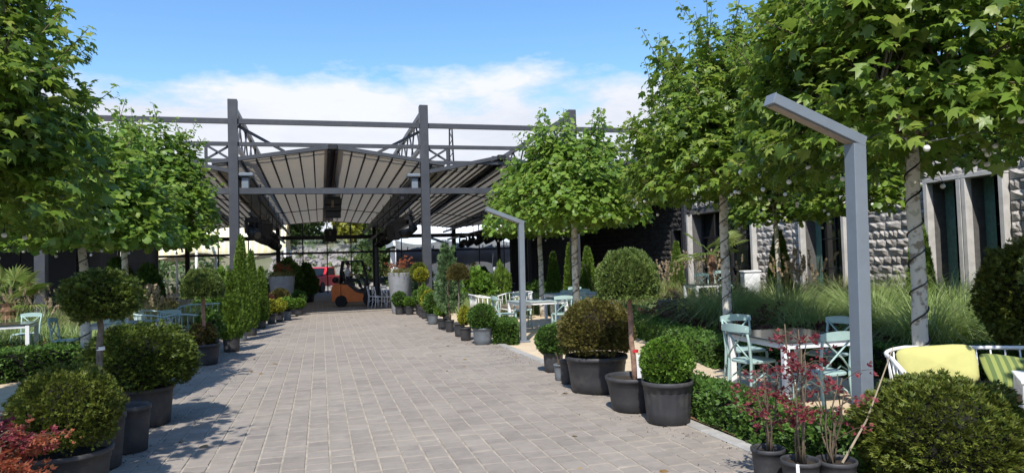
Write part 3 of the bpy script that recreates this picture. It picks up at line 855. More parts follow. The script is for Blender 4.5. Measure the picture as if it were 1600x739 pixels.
# rock-faced stones: 300 largest as single pieces, the rest joined
def stone_mesh(rs):
    nu, nv = 5, 4; vs = []
    for j in range(nv):
        for i in range(nu):
            u, v = i/(nu-1)-.5, j/(nv-1)-.5
            e = 1 if 0 < i < nu-1 and 0 < j < nv-1 else 0
            d = -.012 - e*(.036+rs.uniform(-.026, .03))
            vs.append((d, u + (rs.uniform(-.05, .05) if e else rs.uniform(-.008, .008)), v + (rs.uniform(-.08, .08) if e else rs.uniform(-.015, .015))))
    fs = [(j*nu+i, (j+1)*nu+i, (j+1)*nu+i+1, j*nu+i+1) for j in range(nv-1) for i in range(nu-1)]
    rim = [i for i in range(nu)] + [j*nu+nu-1 for j in range(1, nv)] + [(nv-1)*nu+i for i in range(nu-2, -1, -1)] + [j*nu for j in range(nv-2, 0, -1)]
    b = len(vs)
    for q in rim: vs.append((.03, vs[q][1], vs[q][2]))
    m = len(rim)
    fs += [(rim[i], rim[(i+1) % m], b+(i+1) % m, b+i) for i in range(m)]
    return vs, fs
rs_ = np.random.RandomState(5)
SV = [stone_mesh(rs_) for _ in range(8)]
def smesh(k, m):
    mb = MB(); mb.add(*SV[k]); return mb.mesh('stone_block', m)
SME = [smesh(k, M_STONE) for k in range(8)]; SMED = [smesh(k, M_STONE_SHADED) for k in range(8)]
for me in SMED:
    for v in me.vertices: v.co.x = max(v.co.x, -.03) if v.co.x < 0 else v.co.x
stones = []
z = .12; row = 0
while z < 4.95:
    hh = .205
    segs = []
    cut = [(o[0]-.12, o[1]+.12) for o in WIN+DOORS if o[2]-.1 < z+hh/2 < o[3]+.12]
    free = [(5.0, 34.0)]
    for c in cut:
        nf = []
        for a, b in free:
            if c[1] <= a or c[0] >= b: nf.append((a, b)); continue
            if c[0]-a > .1: nf.append((a, c[0]))
            if b-c[1] > .1: nf.append((c[1], b))
        free = nf
    for a, b in free:
        y = a
        while y < b-.02:
            L = rs_.uniform(.28, .52) if row % 3 else rs_.uniform(.22, .40)
            if b-y-L < .18: L = b-y
            stones.append((y+L/2, z+hh/2, L-.014, hh-.014)); y += L
    z += hh; row += 1
vis = []
for k, (y, z, L, h) in enumerate(stones):
    q = px_of((XB-.05, y, z))
    if q and -10 < q[0] < 1620 and z > .5: vis.append((0 if (y < 14.9 and z < 4.3) or (15 < y < 19 and z < 3.3) else 1, q[2], k))
vis.sort(); sset = {k for _, _, k in vis[:300]}
vv, ff, mi = [], [], []
for k, (y, z, L, h) in enumerate(stones):
    j = rs_.randint(8); dark = y > 22.7  # far stretch under the roofs takes the stone with shade in its colour
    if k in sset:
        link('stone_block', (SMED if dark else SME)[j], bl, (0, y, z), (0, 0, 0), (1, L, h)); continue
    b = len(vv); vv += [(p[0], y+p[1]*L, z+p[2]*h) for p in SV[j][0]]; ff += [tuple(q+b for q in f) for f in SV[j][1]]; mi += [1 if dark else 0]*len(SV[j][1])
o = link('stonework', np_mesh('stonework', vv, np.array(ff), [M_STONE, M_STONE_SHADED], mi), bl); o['kind'] = 'stuff'
for (y0, y1, z0, z1) in WIN:
    wn = MB().box((.36, (y0+y1)/2, (z0+z1)/2), (.012, y1-y0, z1-z0)).build('window', M_DGLASS, bl)
    for yj in (y0, y1):
        s = -1 if yj == y0 else 1
        MB().bbox((.09, yj+s*.052, (z0+z1)/2), (.52, .10, z1-z0), .008).build('jamb', M_CONCP, wn)
    MB().bbox((.09, (y0+y1)/2, z1+.052), (.52, y1-y0+.22, .10), .008).build('lintel', M_CONCP, wn)
    MB().bbox((.09, (y0+y1)/2, z0-.052), (.56, y1-y0+.22, .10), .008).build('sill', M_CONCP, wn)
    for z in (z0+.75, z0+1.55): MB().box((.335, (y0+y1)/2, z), (.03, y1-y0, .03)).build('glazing_bar', M_STEELD, wn)
    if y1-y0 > 1: MB().box((.335, (y0+y1)/2, (z0+z1)/2), (.034, .035, z1-z0)).build('glazing_bar', M_STEELD, wn)
    mb = MB(); k = 10; vs = []; fs = []                              # a gathered curtain at the far jamb
    for q in range(k+1):
        for z in (z0, z1): vs.append((.30+.012*math.sin(q*2.2), y1-.02-.24*q/k, z))
    for q in range(k): fs.append((2*q, 2*q+2, 2*q+3, 2*q+1))
    mb.add(vs, fs); mb.build('curtain', M_CURTAIN, wn, True)
y0, y1, z0, z1 = DOORS[0]
dr = MB().box((.46, (y0+y1)/2, (z0+z1)/2), (.012, y1-y0, z1-z0)).build('glazed_front', M_DGLASS, bl)
for y in np.linspace(y0+.04, y1-.04, 5): MB().box((.40, y, (z0+z1)/2), (.08, .07, z1-z0)).build('mullion', M_STEELD, dr)
for z in (1.3, 2.35): MB().box((.395, (y0+y1)/2, z), (.06, y1-y0-.2, .06)).build('transom', M_STEELD, dr)
for y in (y0, y1): MB().bbox((.07, y+(-.06 if y == y0 else .06), (z0+z1)/2), (.5, .115, z1-z0), .008).build('jamb', M_CONCP, dr)
MB().bbox((.05, 23.0, 2.2), (.36, .22, 4.0), .01).build('pilaster', M_STEEL, bl)
y0, y1, z0, z1 = DOORS[1]
dw2 = MB().box((.3, (y0+y1)/2, (z0+z1)/2), (.012, y1-y0, z1-z0)).build('window', M_DGLASS, bl)
for yj in (y0+.03, y1-.03): MB().bbox((.1, yj, (z0+z1)/2), (.3, .06, z1-z0), .006).build('frame', M_STEELD, dw2)
# deep porch roof that keeps the far wall in shade
pr = thing('porch_roof', 'dark flat porch roof shading the far end of the stone wall', 'porch', (11.2, 29.5, 4.35))
MB().bbox((-.5, 0, 0), (4.2, 12.6, .28), .02).build('roof_slab', M_STEELD, pr)
for y in (-5.5, 0, 5.5): MB().bbox((-2.3, y, -2.25), (.16, .16, 4.2), .01).build('post', M_STEELD, pr)
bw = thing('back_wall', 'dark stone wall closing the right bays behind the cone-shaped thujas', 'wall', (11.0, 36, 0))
mb = MB(); mb.box((1.6, .3, 2.2), (5.4, .4, 4.4)); mb.build('wall', M_STONE_SHADED, bw)

# ================================================================== LAMP POSTS
def lamp_post(x, y, label, h=2.52, lean=0.0, rz=0.0, w=.115, L=.87):
    t = thing('lamp_post', label, 'lamp post', (x, y, 0), rz, 'bent grey lamp posts along the path', 0, lean)
    MB().bbox((0, 0, h/2-.07), (w, w, h+.10), .005).build('pole', M_LAMP, t)
    MB().bbox((0, 0, -.01), (.26, .26, .03), .004).build('base_plate', M_LAMP, t)
    for sx in (-1, 1):
        for sy in (-1, 1): MB().tube([(sx*.1, sy*.1, .005), (sx*.1, sy*.1, .025)], .012, 6).build('bolt', M_CHROME, t)
    d = Vector((-.93, 0, .34)).normalized(); up = Vector((.34, 0, .93)).normalized()
    a = Vector((w/2, 0, h-.01)) ; b = a + d*L
    rot = Matrix((d, Vector((0, 1, 0)), d.cross(Vector((0, 1, 0))))).transposed()
    arm = MB().bbox((a+b)/2 + up*.005, (L, w+.003, .085), .005, rot).build('arm', M_LAMP, t)
    mb = MB(); mb.bbox((a+b)/2 - up*.042 + d*.03, (L*.88, w*.68, .012), .003, rot)
    mb.build('diffuser', M_LENS, arm)
    MB().bbox(b+up*.005+d*.002, (.006, w+.010, .092), .002, rot).build('end_cap', M_LAMP, arm)
    return t
lamp_post(4.15, 4.69, 'nearest tall bent grey lamp post between the dining table and the front hedge', 2.55, R(1.2), 0, .118, .90)
lamp_post(4.12, 14.3, 'middle bent grey lamp post on the sand beside the pale teal table', 2.5, R(.6))
lamp_post(4.91, 27.7, 'farthest bent grey lamp post half hidden by shrubs near the pavilion column', 2.5)

# ================================================================== PLANE TREES
def plane_tree(x, y, label, zb, zt, rx, ry, seed, nshoot=80, leaf=.17, per=62, top_out=.75, single=0, group='pleached plane trees along the path', tr=.085, rz=0, m=None, gz=None, cx=0, cy=0, fillk=40):
    rs = np.random.RandomState(seed)
    z0 = (ground_z(x, y) if gz is None else gz)
    t = thing('plane_tree', label, 'tree', (x, y, max(z0, -.04)), 0, group)
    lean = rs.uniform(-.06, .06, 2); t['_tr'] = tr; t['_lx'] = float(lean[0]); t['_ly'] = float(lean[1])
    top = Vector((lean[0], lean[1], zb+.25))
    pts = [Vector((0, 0, -.05)).lerp(top, k/7) + Vector((rs.uniform(-.012, .012), rs.uniform(-.012, .012), 0)) for k in range(8)]
    rr = [tr*1.18] + [tr*(1.02-.22*k/7)*rs.uniform(.97, 1.03) for k in range(1, 8)]
    MB().tube(pts, rr, 12).build('trunk', M_BARK, t, True)
    # scaffold limbs spread like a table, upright shoots rise from them
    limbs = []
    for i in range(9):
        a = 2*PI*i/9 + rs.uniform(-.2, .2); L = rs.uniform(.55, .9)
        s = top*(.93+.07*rs.uniform()) ; e = Vector((cx*.5+math.cos(a)*rx*L, cy*.5+math.sin(a)*ry*L, zb+.25+rs.uniform(.05, .5)))
        mid = s.lerp(e, .5)+Vector((0, 0, rs.uniform(.02, .2)))
        ps = [s, s.lerp(mid, .5)+Vector((0, 0, .05)), mid, mid.lerp(e, .5)+Vector((0, 0, .03)), e]
        limbs.append(ps); MB().tube(ps, [tr*.5, tr*.4, tr*.32, tr*.25, tr*.14], 7).build('limb', M_BARK if i % 2 else M_TWIG, t, True)
    shoots = MB(); LP, LY, LN, LS = [], [], [], []
    zh = zt-zb
    for i in range(nshoot):
        ps = limbs[rs.randint(9)]; k = rs.uniform(.15, 1)*3.999; q = int(k); s = ps[q].lerp(ps[q+1], k-q)
        u = math.sqrt(rs.uniform()); a = rs.uniform(0, 2*PI)
        px_, py_ = cx+math.cos(a)*rx*u, cy+math.sin(a)*ry*u
        hz = zb + zh*(1-.55*u**2.6)*rs.uniform(.72, 1.0) + (rs.uniform(0, top_out) if u < .8 else 0)
        mode = rs.uniform()
        if mode < .30:                                     # side shoots low in the skirt
            hz = zb + rs.uniform(-.05, .45)*zh; u2 = rs.uniform(.75, 1.08); px_, py_ = cx+math.cos(a)*rx*u2, cy+math.sin(a)*ry*u2
        e = Vector((px_, py_, hz)); L = (e-s).length
        c = s.lerp(e, .5) + Vector((0, 0, (-.12 if mode > .3 else .10)*L)) + Vector(rs.uniform(-.1, .1, 3))
        n = 6; pl = []
        for j in range(n+1):
            v = j/n; pl.append(s*(1-v)**2 + c*2*v*(1-v) + e*v*v)
        shoots.tube(pl, [.016*(1-.8*j/n)+.002 for j in range(n+1)], 3, False)
        cnt = int(per*(.5+.5*min(1.4, L/1.6)))
        vv_ = np.sqrt(rs.uniform(.04, 1, cnt))
        p0, p1, p2 = np.array(s), np.array(c), np.array(e)
        P = p0*(1-vv_[:, None])**2 + p1*2*(vv_*(1-vv_))[:, None] + p2*(vv_**2)[:, None]
        side = rnd_dirs(cnt, rs); side[:, 2] *= .5; side = unit(side)
        off = rs.uniform(.03, .19, cnt)*np.where(vv_ > .9, .6, 1)
        P = P + side*off[:, None]
        outw = P*[1, 1, 0] - np.array([cx, cy, 0]); outw = unit(outw+1e-6)
        Y = side*.8 + outw*.5 + np.stack([np.zeros(cnt), np.zeros(cnt), rs.uniform(-.9, .25, cnt)], 1)
        Nn = np.array([0, 0, 1.0]) + outw*.55 + .65*rnd_dirs(cnt, rs)
        LP.append(P); LY.append(Y); LN.append(Nn); LS.append(leaf*(.42+.85*rs.uniform(size=cnt)**1.3)*np.where(vv_ > .9, .6, 1))
    fill = int(nshoot*fillk)                                   # short leafy spurs through the body of the crown
    a = rs.uniform(0, 2*PI, fill); u = np.sqrt(rs.uniform(.02, 1, fill)); v = rs.uniform(0, 1, fill)**1.25
    hz = zh*(1-.55*u**2.6)
    sq = 1-.18*np.clip((v-.45)/.55, 0, 1)
    P = np.stack([cx+np.cos(a)*rx*u*sq*.97, cy+np.sin(a)*ry*u*sq*.97, zb-.12+hz*v*.95], 1)
    cl = lump(P, seed, 1.15)
    P = P[cl > -.26]; fill = len(P); a = a[cl > -.26]
    outw = unit(P*[1, 1, 0]-np.array([cx, cy, 0])+1e-6)
    LP.append(P); LY.append(outw*.7+rnd_dirs(fill, rs)*.7+np.array([0, 0, -.25])); LN.append(np.array([0, 0, 1.])+outw*.6+.6*rnd_dirs(fill, rs)); LS.append(leaf*(.45+.8*rs.uniform(size=fill)**1.3))
    b = shoots.build('shoots', M_TWIG, t, True); b['kind'] = 'stuff'
    P = np.concatenate(LP); Y = np.concatenate(LY); Nn = np.concatenate(LN); S = np.concatenate(LS)
    m = m or L_PLANE
    keep = np.ones(len(P), bool)
    if single:
        W = P + np.array([x, y, max(z0, -.04)])
        d = np.linalg.norm(W-np.array([0, 0, 1.65]), axis=1); d = d/S
        inview = np.array([(lambda q: bool(q) and 0 < q[0] < 1600 and 0 < q[1] < 739)(px_of(p)) for p in W])
        d[~inview] = 1e9
        ids = np.argsort(d)[:single]; ids = [i for i in ids if d[i] < 1e8]; keep[ids] = False
        if 'leafme' not in FOL:
            FOL['leafme'] = [np_mesh('leaf', np.array(PLANE_V)*np.array([1, 1, k]), np.array(PLANE_F), L_PLANE) for k in (1, 1.8, .5)]
        xx, y3, zz = frames(Y[ids], Nn[ids])
        for q, i in enumerate(ids):
            o = link('leaf', FOL['leafme'][q % 3], t)
            o.matrix_local = Matrix.Translation(P[i]) @ Matrix((xx[q], y3[q], zz[q])).transposed().to_4x4() @ Matrix.Scale(S[i], 4)
    lv, lf = (PLANE_V, PLANE_F) if single else (PLANE2_V, PLANE2_F)
    V, F = scatter(lv, lf, P[keep], Y[keep], Nn[keep], S[keep])
    o = link('crown', np_mesh('crown', V, F, m), t); o['kind'] = 'stuff'
    return t
PT = []
def PTREE(*a, **k):
    t = plane_tree(*a, **k); PT.append((t, k.get('zb', a[3]), a[5], a[6])); return t
PTREE(6.2, 6.1, 'nearest plane tree on the right, pale trunk beside the yellow cushion', 2.82, 6.1, 1.6, 2.3, 101, 125, .160, 74, single=280, top_out=1.1)
PTREE(6.9, 10.9, 'second plane tree on the right, trunk behind the teal chairs and dark table', 2.88, 5.7, 1.62, 2.25, 102, 125, .155, 70, single=220, top_out=1.35)
PTREE(5.9, 15.8, 'third plane tree on the right, trunk behind the yew dome in the black pot', 2.7, 4.85, 1.85, 1.9, 103, 100, .155, 66, m=L_PLANEF)
PTREE(6.65, 20.8, 'farthest plane tree on the right, trunk just behind the middle lamp post', 2.7, 4.7, 1.85, 1.8, 104, 90, .155, 62, m=L_PLANEF)
PTREE(6.2, 1.3, 'plane tree just outside the picture on the right, shading the front yew', 2.7, 6.0, 1.5, 2.0, 105, 60, .17, 60)
PTREE(-4.1, 14.2, 'plane tree on the sand at left, pale trunk wound with cable beside a teal chair', 2.35, 4.5, 1.6, 1.8, 106, 105, .155, 66, m=L_PLANEF)
PTREE(-4.6, 19.0, 'farther plane tree on the left, trunk behind the left standard yew', 2.5, 5.6, 1.75, 1.8, 107, 115, .155, 66, m=L_PLANEF, cx=.5)
PTREE(-4.6, 9.3, 'big dark plane crown reaching in at the upper left corner of the picture', 2.4, 6.4, 1.85, 2.0, 108, 140, .160, 76, single=260, cx=.35)
PTREE(-4.0, 4.4, 'plane tree outside the picture at left, casting shade across the paving', 2.6, 6.6, 2.1, 2.0, 109, 46, .17, 50, fillk=9)
PTREE(10.2, 13.9, 'slim plane tree in the tall grass, left of the two before the stone wall', 2.4, 4.2, 1.1, 1.4, 110, 45, .15, 55, tr=.06, group='slim plane trees in the tall grass')
PTREE(10.1, 11.5, 'slim plane tree in the tall grass, trunk right of the near lamp post', 2.5, 4.2, 1.0, 1.3, 111, 42, .15, 55, tr=.06, group='slim plane trees in the tall grass')
PTREE(10.9, 8.2, 'slim plane tree at the right edge in front of the narrow windows', 3.0, 4.6, 1.1, 1.3, 112, 42, .15, 55, tr=.06, group='slim plane trees in the tall grass')

# string lights wound round each trunk, with white globes under the crown
def string_lights(t, zb, rx, ry, seed, label, nb=14, globes=.030):
    tr, lx, ly = t['_tr'], t['_lx'], t['_ly']
    rs = np.random.RandomState(seed)
    s = thing('string_lights', label, 'string lights', t.location, 0, 'globe string lights in the plane trees')
    n = 150; z0, z1 = .15, zb+.15
    pts = [((tr*1.09-.22*tr*k/n)*math.cos(k*.37+.25*math.sin(k*.21))+lx*(z0+(z1-z0)*k/n)/z1, (tr*1.09-.22*tr*k/n)*math.sin(k*.37+.25*math.sin(k*.21))+ly*(z0+(z1-z0)*k/n)/z1, z0+(z1-z0)*k/n) for k in range(n+1)]
    MB().tube(pts, .009, 4).build('cable', M_BLACK, s)
    gm = MB().ell((0, 0, 0), (1, 1, 1), 12, 8).mesh('globe', M_BULB, True)
    sm = MB().tube([(0, 0, .9), (0, 0, 1.9)], .45, 6).mesh('socket', M_BLACK)
    prev = None
    for i in range(nb):
        a = 2*PI*i/nb*2 + rs.uniform(-.5, .5); u = rs.uniform(.35, 1.0)
        p = Vector((math.cos(a)*rx*u, math.sin(a)*ry*u, zb+rs.uniform(-.34, -.06)))
        q = p+Vector((0, 0, globes*1.9))
        if prev is not None and (prev-q).length < 1.6: MB().tube([prev, prev.lerp(q, .5)+Vector((0, 0, .10)), q], .004, 3).build('swag', M_BLACK, s)
        else: MB().tube([q, q+Vector((.02, .02, .25))], .004, 3).build('swag', M_BLACK, s)
        prev = q
        b = link('bulb', gm, s, p, (0, 0, 0), (globes,)*3)
        link('socket', sm, b)
    return s
SL = ['string lights wound round the nearest right plane trunk, globes under its crown', 'string lights on the second right plane trunk behind the dark table', 'string lights on the third right plane trunk behind the yew dome',
      'string lights on the farthest right plane trunk by the middle lamp', None, 'string lights wound on the left trunk standing on the sand', 'string lights in the farther left plane tree', 'string lights under the big dark crown at upper left', None,
      'string lights in the slim tree left before the stone wall', 'string lights in the slim tree right of the near lamp post', 'string lights in the slim tree before the narrow windows']
for i, (t, zb, rx, ry) in enumerate(PT):
    if SL[i]: string_lights(t, zb, rx, ry, 200+i, SL[i], 26 if i < 2 else 12 if i < 9 else 8)

# ================================================================== POTTED PLANTS, right row
GR, GL = 'potted plants in the row along the right side of the path', 'potted plants in the row along the left side of the path'
def sized(parent, me, c, r, m, **k): return put_foliage(parent, me, c, r, m, rz=random.uniform(0, 6), **k)
t = potted('potted_box_ball', 'bright green box ball in a ribbed black pot, nearest of the right row', 3.37, 6.47, .25, .42, .215, rib=True, group=GR)
sized(t, F_BOXB(0), (0, 0, .60), (.27, .27, .25), L_BOX)
t = potted('potted_standard_tree', 'clipped dome-headed standard on a red trunk in a wide black pot', 3.31, 7.15, .30, .37, .24, group=GR, rz=0)
trunk(t, (.02, 0, .30), (-.02, 0, 1.32), .034, .029, M_REDBARK, .009)
sized(t, F_MUSH(0), (-.03, 0, 1.34), (.355, .355, .43), L_LIG)
MB().tube([(.026, 0, .62), (.028, 0, .65)], .046, 8).build('tie', M_RED, t)
MB().bbox((.055, -.045, .47), (.05, .006, .26), .002).build('tag', M_WHITE, t)
t = potted('potted_yew', 'large clipped yew dome in a wide black pot, partly shaded by the standard', 3.37, 8.36, .385, .45, .325, group=GR)
sized(t, F_YEW(0), (0, 0, .74), (.48, .48, .42), L_YEWB, core=M_CORER)
t = potted('potted_twig', 'tiny grey pot with dry twigs between the yew dome and the box ball', 3.20, 9.3, .085, .22, group=GR, m=M_POTG)
for q in range(5): trunk(t, (0, 0, .18), (random.uniform(-.08, .08), random.uniform(-.08, .08), .38), .005, .002, M_TWIG, name='stem', n=4)
t = potted('potted_twig', 'narrow tall black pot with a bare stem tucked behind the yew dome', 3.20, 9.0, .10, .32, group=GR)
for q in range(3): trunk(t, (0, 0, .26), (random.uniform(-.06, .06), random.uniform(-.06, .06), .6), .006, .002, M_TWIG, name='stem', n=4)
t = potted('potted_box_ball', 'round box ball in a plain black pot standing on the kerb by the sand', 3.36, 10.06, .15, .29, .135, group=GR)
sized(t, F_BOXB(1), (0, 0, .47), (.265, .265, .24), L_BOXD)
t = potted('potted_box_ball', 'full green box ball in a pale grey bucket pot beside the low hedge', 3.2, 14.12, .205, .34, .175, m=M_POTG, group=GR)
sized(t, F_BOXB(0), (0, 0, .55), (.30, .30, .28), L_BOXD)
t = potted('potted_bush', 'small golden-green bush in a dark pot beside the grey bucket', 3.02, 15.0, .125, .28, group=GR)
sized(t, F_BUSH(0), (0, 0, .50), (.19, .19, .27), L_YELLOW)
t = potted('potted_standard_tree', 'small ball-headed standard with bronze foliage on a thin grey stem', 3.06, 15.9, .125, .31, group=GR)
trunk(t, (0, 0, .25), (0, 0, 1.3), .022, .018, M_GREYBARK)
sized(t, F_MUSH(1), (0, 0, 1.38), (.27, .27, .30), L_BROWN, core=M_CORER)
def loose_conifer(t, r, z0, z1, m, seed):
    rs = np.random.RandomState(seed)
    for i in range(3):
        e = Vector((rs.uniform(-.08, .08), rs.uniform(-.08, .08), z1-.25*i))
        trunk(t, (rs.uniform(-.03, .03), 0, .2), e, .016, .005, M_TWIG, .02, 5, 'stem')
    P, Y = [], []
    for i in range(110):
        k = rs.uniform(0, 1); z = z0+(z1-z0)*k; a = rs.uniform(0, 2*PI); L = r*(1-.72*k)*rs.uniform(.6, 1.15)
        d = np.array([math.cos(a), math.sin(a), .85]); n = 26; v = np.sqrt(rs.uniform(.02, 1, n))
        P.append(np.array([0, 0, z])+d*L*v[:, None]+rs.normal(size=(n, 3))*.022); Y.append(np.tile(d, (n, 1))+.7*rnd_dirs(n, rs))
    P = np.concatenate(P); Y = np.concatenate(Y); ok = P[:, 2] > .25; P, Y = P[ok], Y[ok]
    V, F = scatter(SPRIG_V, SPRIG_F, P, Y, rnd_dirs(len(P), rs), .085*rs.uniform(.6, 1.3, len(P)))
    return link('foliage', np_mesh('foliage', V, F, m), t)
t = potted('potted_juniper', 'tall loose blue-green juniper in a dark pot in the right row', 3.05, 17.1, .11, .29, group=GR)
loose_conifer(t, .42, .35, 2.05, L_JUN, 5)
t = potted('potted_juniper', 'second loose juniper, shorter and browner, behind the tall one', 3.3, 18.9, .12, .29, group=GR)
loose_conifer(t, .42, .35, 1.75, L_JUN, 6)
t = potted('potted_bush', 'low bright green bush in a small black pot beside the junipers', 3.02, 18.0, .13, .26, group=GR)
sized(t, F_BUSH(1), (0, 0, .45), (.21, .21, .21), L_BOX)
t = potted('potted_bush', 'grey pot with a domed green and gold bush in the right row', 3.02, 19.6, .15, .30, m=M_POTG, group=GR)
sized(t, F_BOXB(1), (0, 0, .58), (.27, .27, .32), L_BOXD); 
t = potted('potted_bush', 'dark pot with a golden-topped rounded bush behind the grey pot', 3.12, 20.7, .12, .28, group=GR)
sized(t, F_SMALL(0), (0, 0, .60), (.27, .27, .32), L_YELLOW)
t = potted('potted_shrub', 'upright leafy green shrub in a black pot below the golden standard', 3.1, 21.8, .11, .27, group=GR)
sized(t, F_BUSH(0), (0, 0, .68), (.22, .22, .46), L_THUJA)
t = potted('potted_standard_tree', 'small golden ball standard on a brown stem by the right tub', 3.14, 22.6, .12, .28, group=GR)
trunk(t, (0, 0, .22), (0, 0, 1.2), .022, .018, M_REDBARK); sized(t, F_SMALL(1), (0, 0, 1.36), (.24, .24, .24), L_YELLOW)
t = potted('potted_standard_tree', 'olive green ball standard behind the golden one near the pavilion column', 3.25, 24.0, .14, .3, group=GR)
trunk(t, (0, 0, .22), (0, 0, 1.2), .024, .02, M_REDBARK); sized(t, F_BOXB(0), (-.12, 0, 1.42), (.31, .31, .34), L_YEW)
t = potted('potted_box_ball', 'small green box ball in a black pot, right of two by the tub', 2.9, 23.95, .15, .29, .125, group=GR)
sized(t, F_SMALL(0), (0, 0, .42), (.20, .20, .18), L_BOX)
t = potted('potted_box_ball', 'round green box ball in a black pot, left of two by the tub', 2.60, 24.3, .15, .29, .13, group=GR)
sized(t, F_SMALL(1), (0, 0, .52), (.26, .26, .27), L_BOXD)
t = potted('potted_shrub', 'leafy dark shrub in a black pot behind the pair of box balls', 3.2, 23.3, .13, .3, group=GR)
sized(t, F_BUSH(1), (0, 0, .6), (.28, .28, .35), L_BOXD)

# left row ------------------------------------------------------------
t = potted('potted_yew', 'nearest clipped yew dome on the left, in a wide black pot', -1.86, 5.98, .305, .36, .26, group=GL)
sized(t, F_YEW(1), (0, 0, .62), (.37, .37, .35), L_YEW)
t = potted('potted_standard_tree', 'clipped standard yew with a flat round head and thin grey trunk', -1.86, 6.80, .20, .46, .165, group=GL, rz=0)
trunk(t, (.02, 0, .4), (0, 0, 1.5), .028, .024, M_GREYBARK, .01)
o = sized(t, F_RAG(0), (.02, 0, 1.46), (.31, .31, .235), L_YEWD)
MB().tube([(.012, 0, 1.0), (.012, 0, 1.03)], .034, 8).build('tie', M_WHITE, t)
t = potted('empty_pot', 'tall black nursery pot with bare soil behind the left yew dome', -1.74, 7.32, .17, .43, .14, cat='pot', group=GL)
t = potted('potted_yew', 'biggest clipped yew dome on the left, in a wide black tub', -1.93, 8.56, .33, .42, .29, group=GL)
sized(t, F_YEW(0), (0, 0, .69), (.57, .57, .42), L_YEWD)
t = potted('potted_standard_tree', 'ball-headed standard on a red trunk in a wide low dark pot', -2.06, 13.62, .29, .37, .24, group=GL, rz=0)
trunk(t, (.02, 0, .3), (0, 0, 1.3), .036, .030, M_REDBARK); sized(t, F_MUSH(0), (0, 0, 1.30), (.36, .36, .42), L_LIG, core=M_CORER)
sized(t, F_SMALL(0), (-.02, .12, .52), (.24, .22, .22), L_BROWN, name='underplanting')
t = potted('potted_thuja', 'bushy thuja in a black pot right of the red-trunked standard', -1.80, 15.5, .175, .35, group=GL)
sized(t, F_CONE(0, 6.39), (0, 0, .28), (0.235, 0.235, 0.235), L_THUJA)
t = potted('potted_shrub', 'rounded dark shrub in a black pot behind the bushy thuja', -2.1, 14.6, .18, .33, group=GL)
sized(t, F_BUSH(0), (0, 0, .62), (.30, .30, .36), L_BOXD)
t = potted('potted_thuja', 'tallest narrow thuja in a grey pot in the left row', -1.82, 17.7, .125, .29, m=M_POTG, group=GL)
sized(t, F_CONE(1, 11.39), (0, 0, .22), (0.215, 0.215, 0.215), L_THUJA)
t = potted('potted_thuja', 'second narrow thuja in a black pot behind the tallest one', -1.72, 19.0, .14, .34, group=GL)
sized(t, F_CONE(0, 10.50), (0, 0, .22), (0.2, 0.2, 0.2), L_THUJA)
t = potted('potted_thuja', 'short conical thuja before the left concrete tub', -1.66, 21.2, .14, .3, group=GL)
sized(t, F_CONE(1, 7.50), (0, 0, .22), (0.22, 0.22, 0.22), L_THUJA)
for i, (x, y, r, h, lab) in enumerate(((-1.75, 22.3, .27, .52, 'golden shrub in a black pot, first of three golden ones on the left'), (-1.5, 22.9, .30, .50, 'golden shrub in a black pot, middle of three golden ones on the left'), (-1.3, 23.6, .26, .48, 'golden shrub in a black pot, last of three golden ones on the left'))):
    t = potted('potted_golden_shrub', lab, x, y, .13, .27, group=GL); sized(t, F_BUSH(i % 2), (0, 0, .48), (r, r, .30), L_YELLOW)
t = potted('potted_dome', 'bronze dome bush in a dark pot before the left tub', -1.36, 25.4, .16, .3, group=GL)
sized(t, F_BOXB(1), (0, 0, .72), (.34, .34, .30), L_BROWN)
t = potted('potted_bush', 'bright green bush in a grey pot at the foot of the left tub', -1.08, 24.1, .13, .28, m=M_POTG, group=GL)
sized(t, F_BUSH(1), (0, 0, .50), (.30, .30, .30), L_BOX)
t = potted('potted_box_ball', 'last green box ball at the far end of the left row', -.80, 27.4, .15, .32, group=GL)
sized(t, F_BOXB(0), (0, 0, .60), (.30, .30, .27), L_BOXD)
t = potted('potted_box_ball', 'small green ball in front of the last one in the left row', -.78, 26.3, .15, .26, group=GL)
sized(t, F_SMALL(1), (0, 0, .42), (.24, .24, .20), L_BOX)
t = potted('potted_shrub', 'red-leaved small shrub in a black pot among the golden ones', -1.75, 24.6, .14, .3, group=GL)
sized(t, F_BUSH(0), (0, 0, .62), (.26, .26, .3), L_BARB)

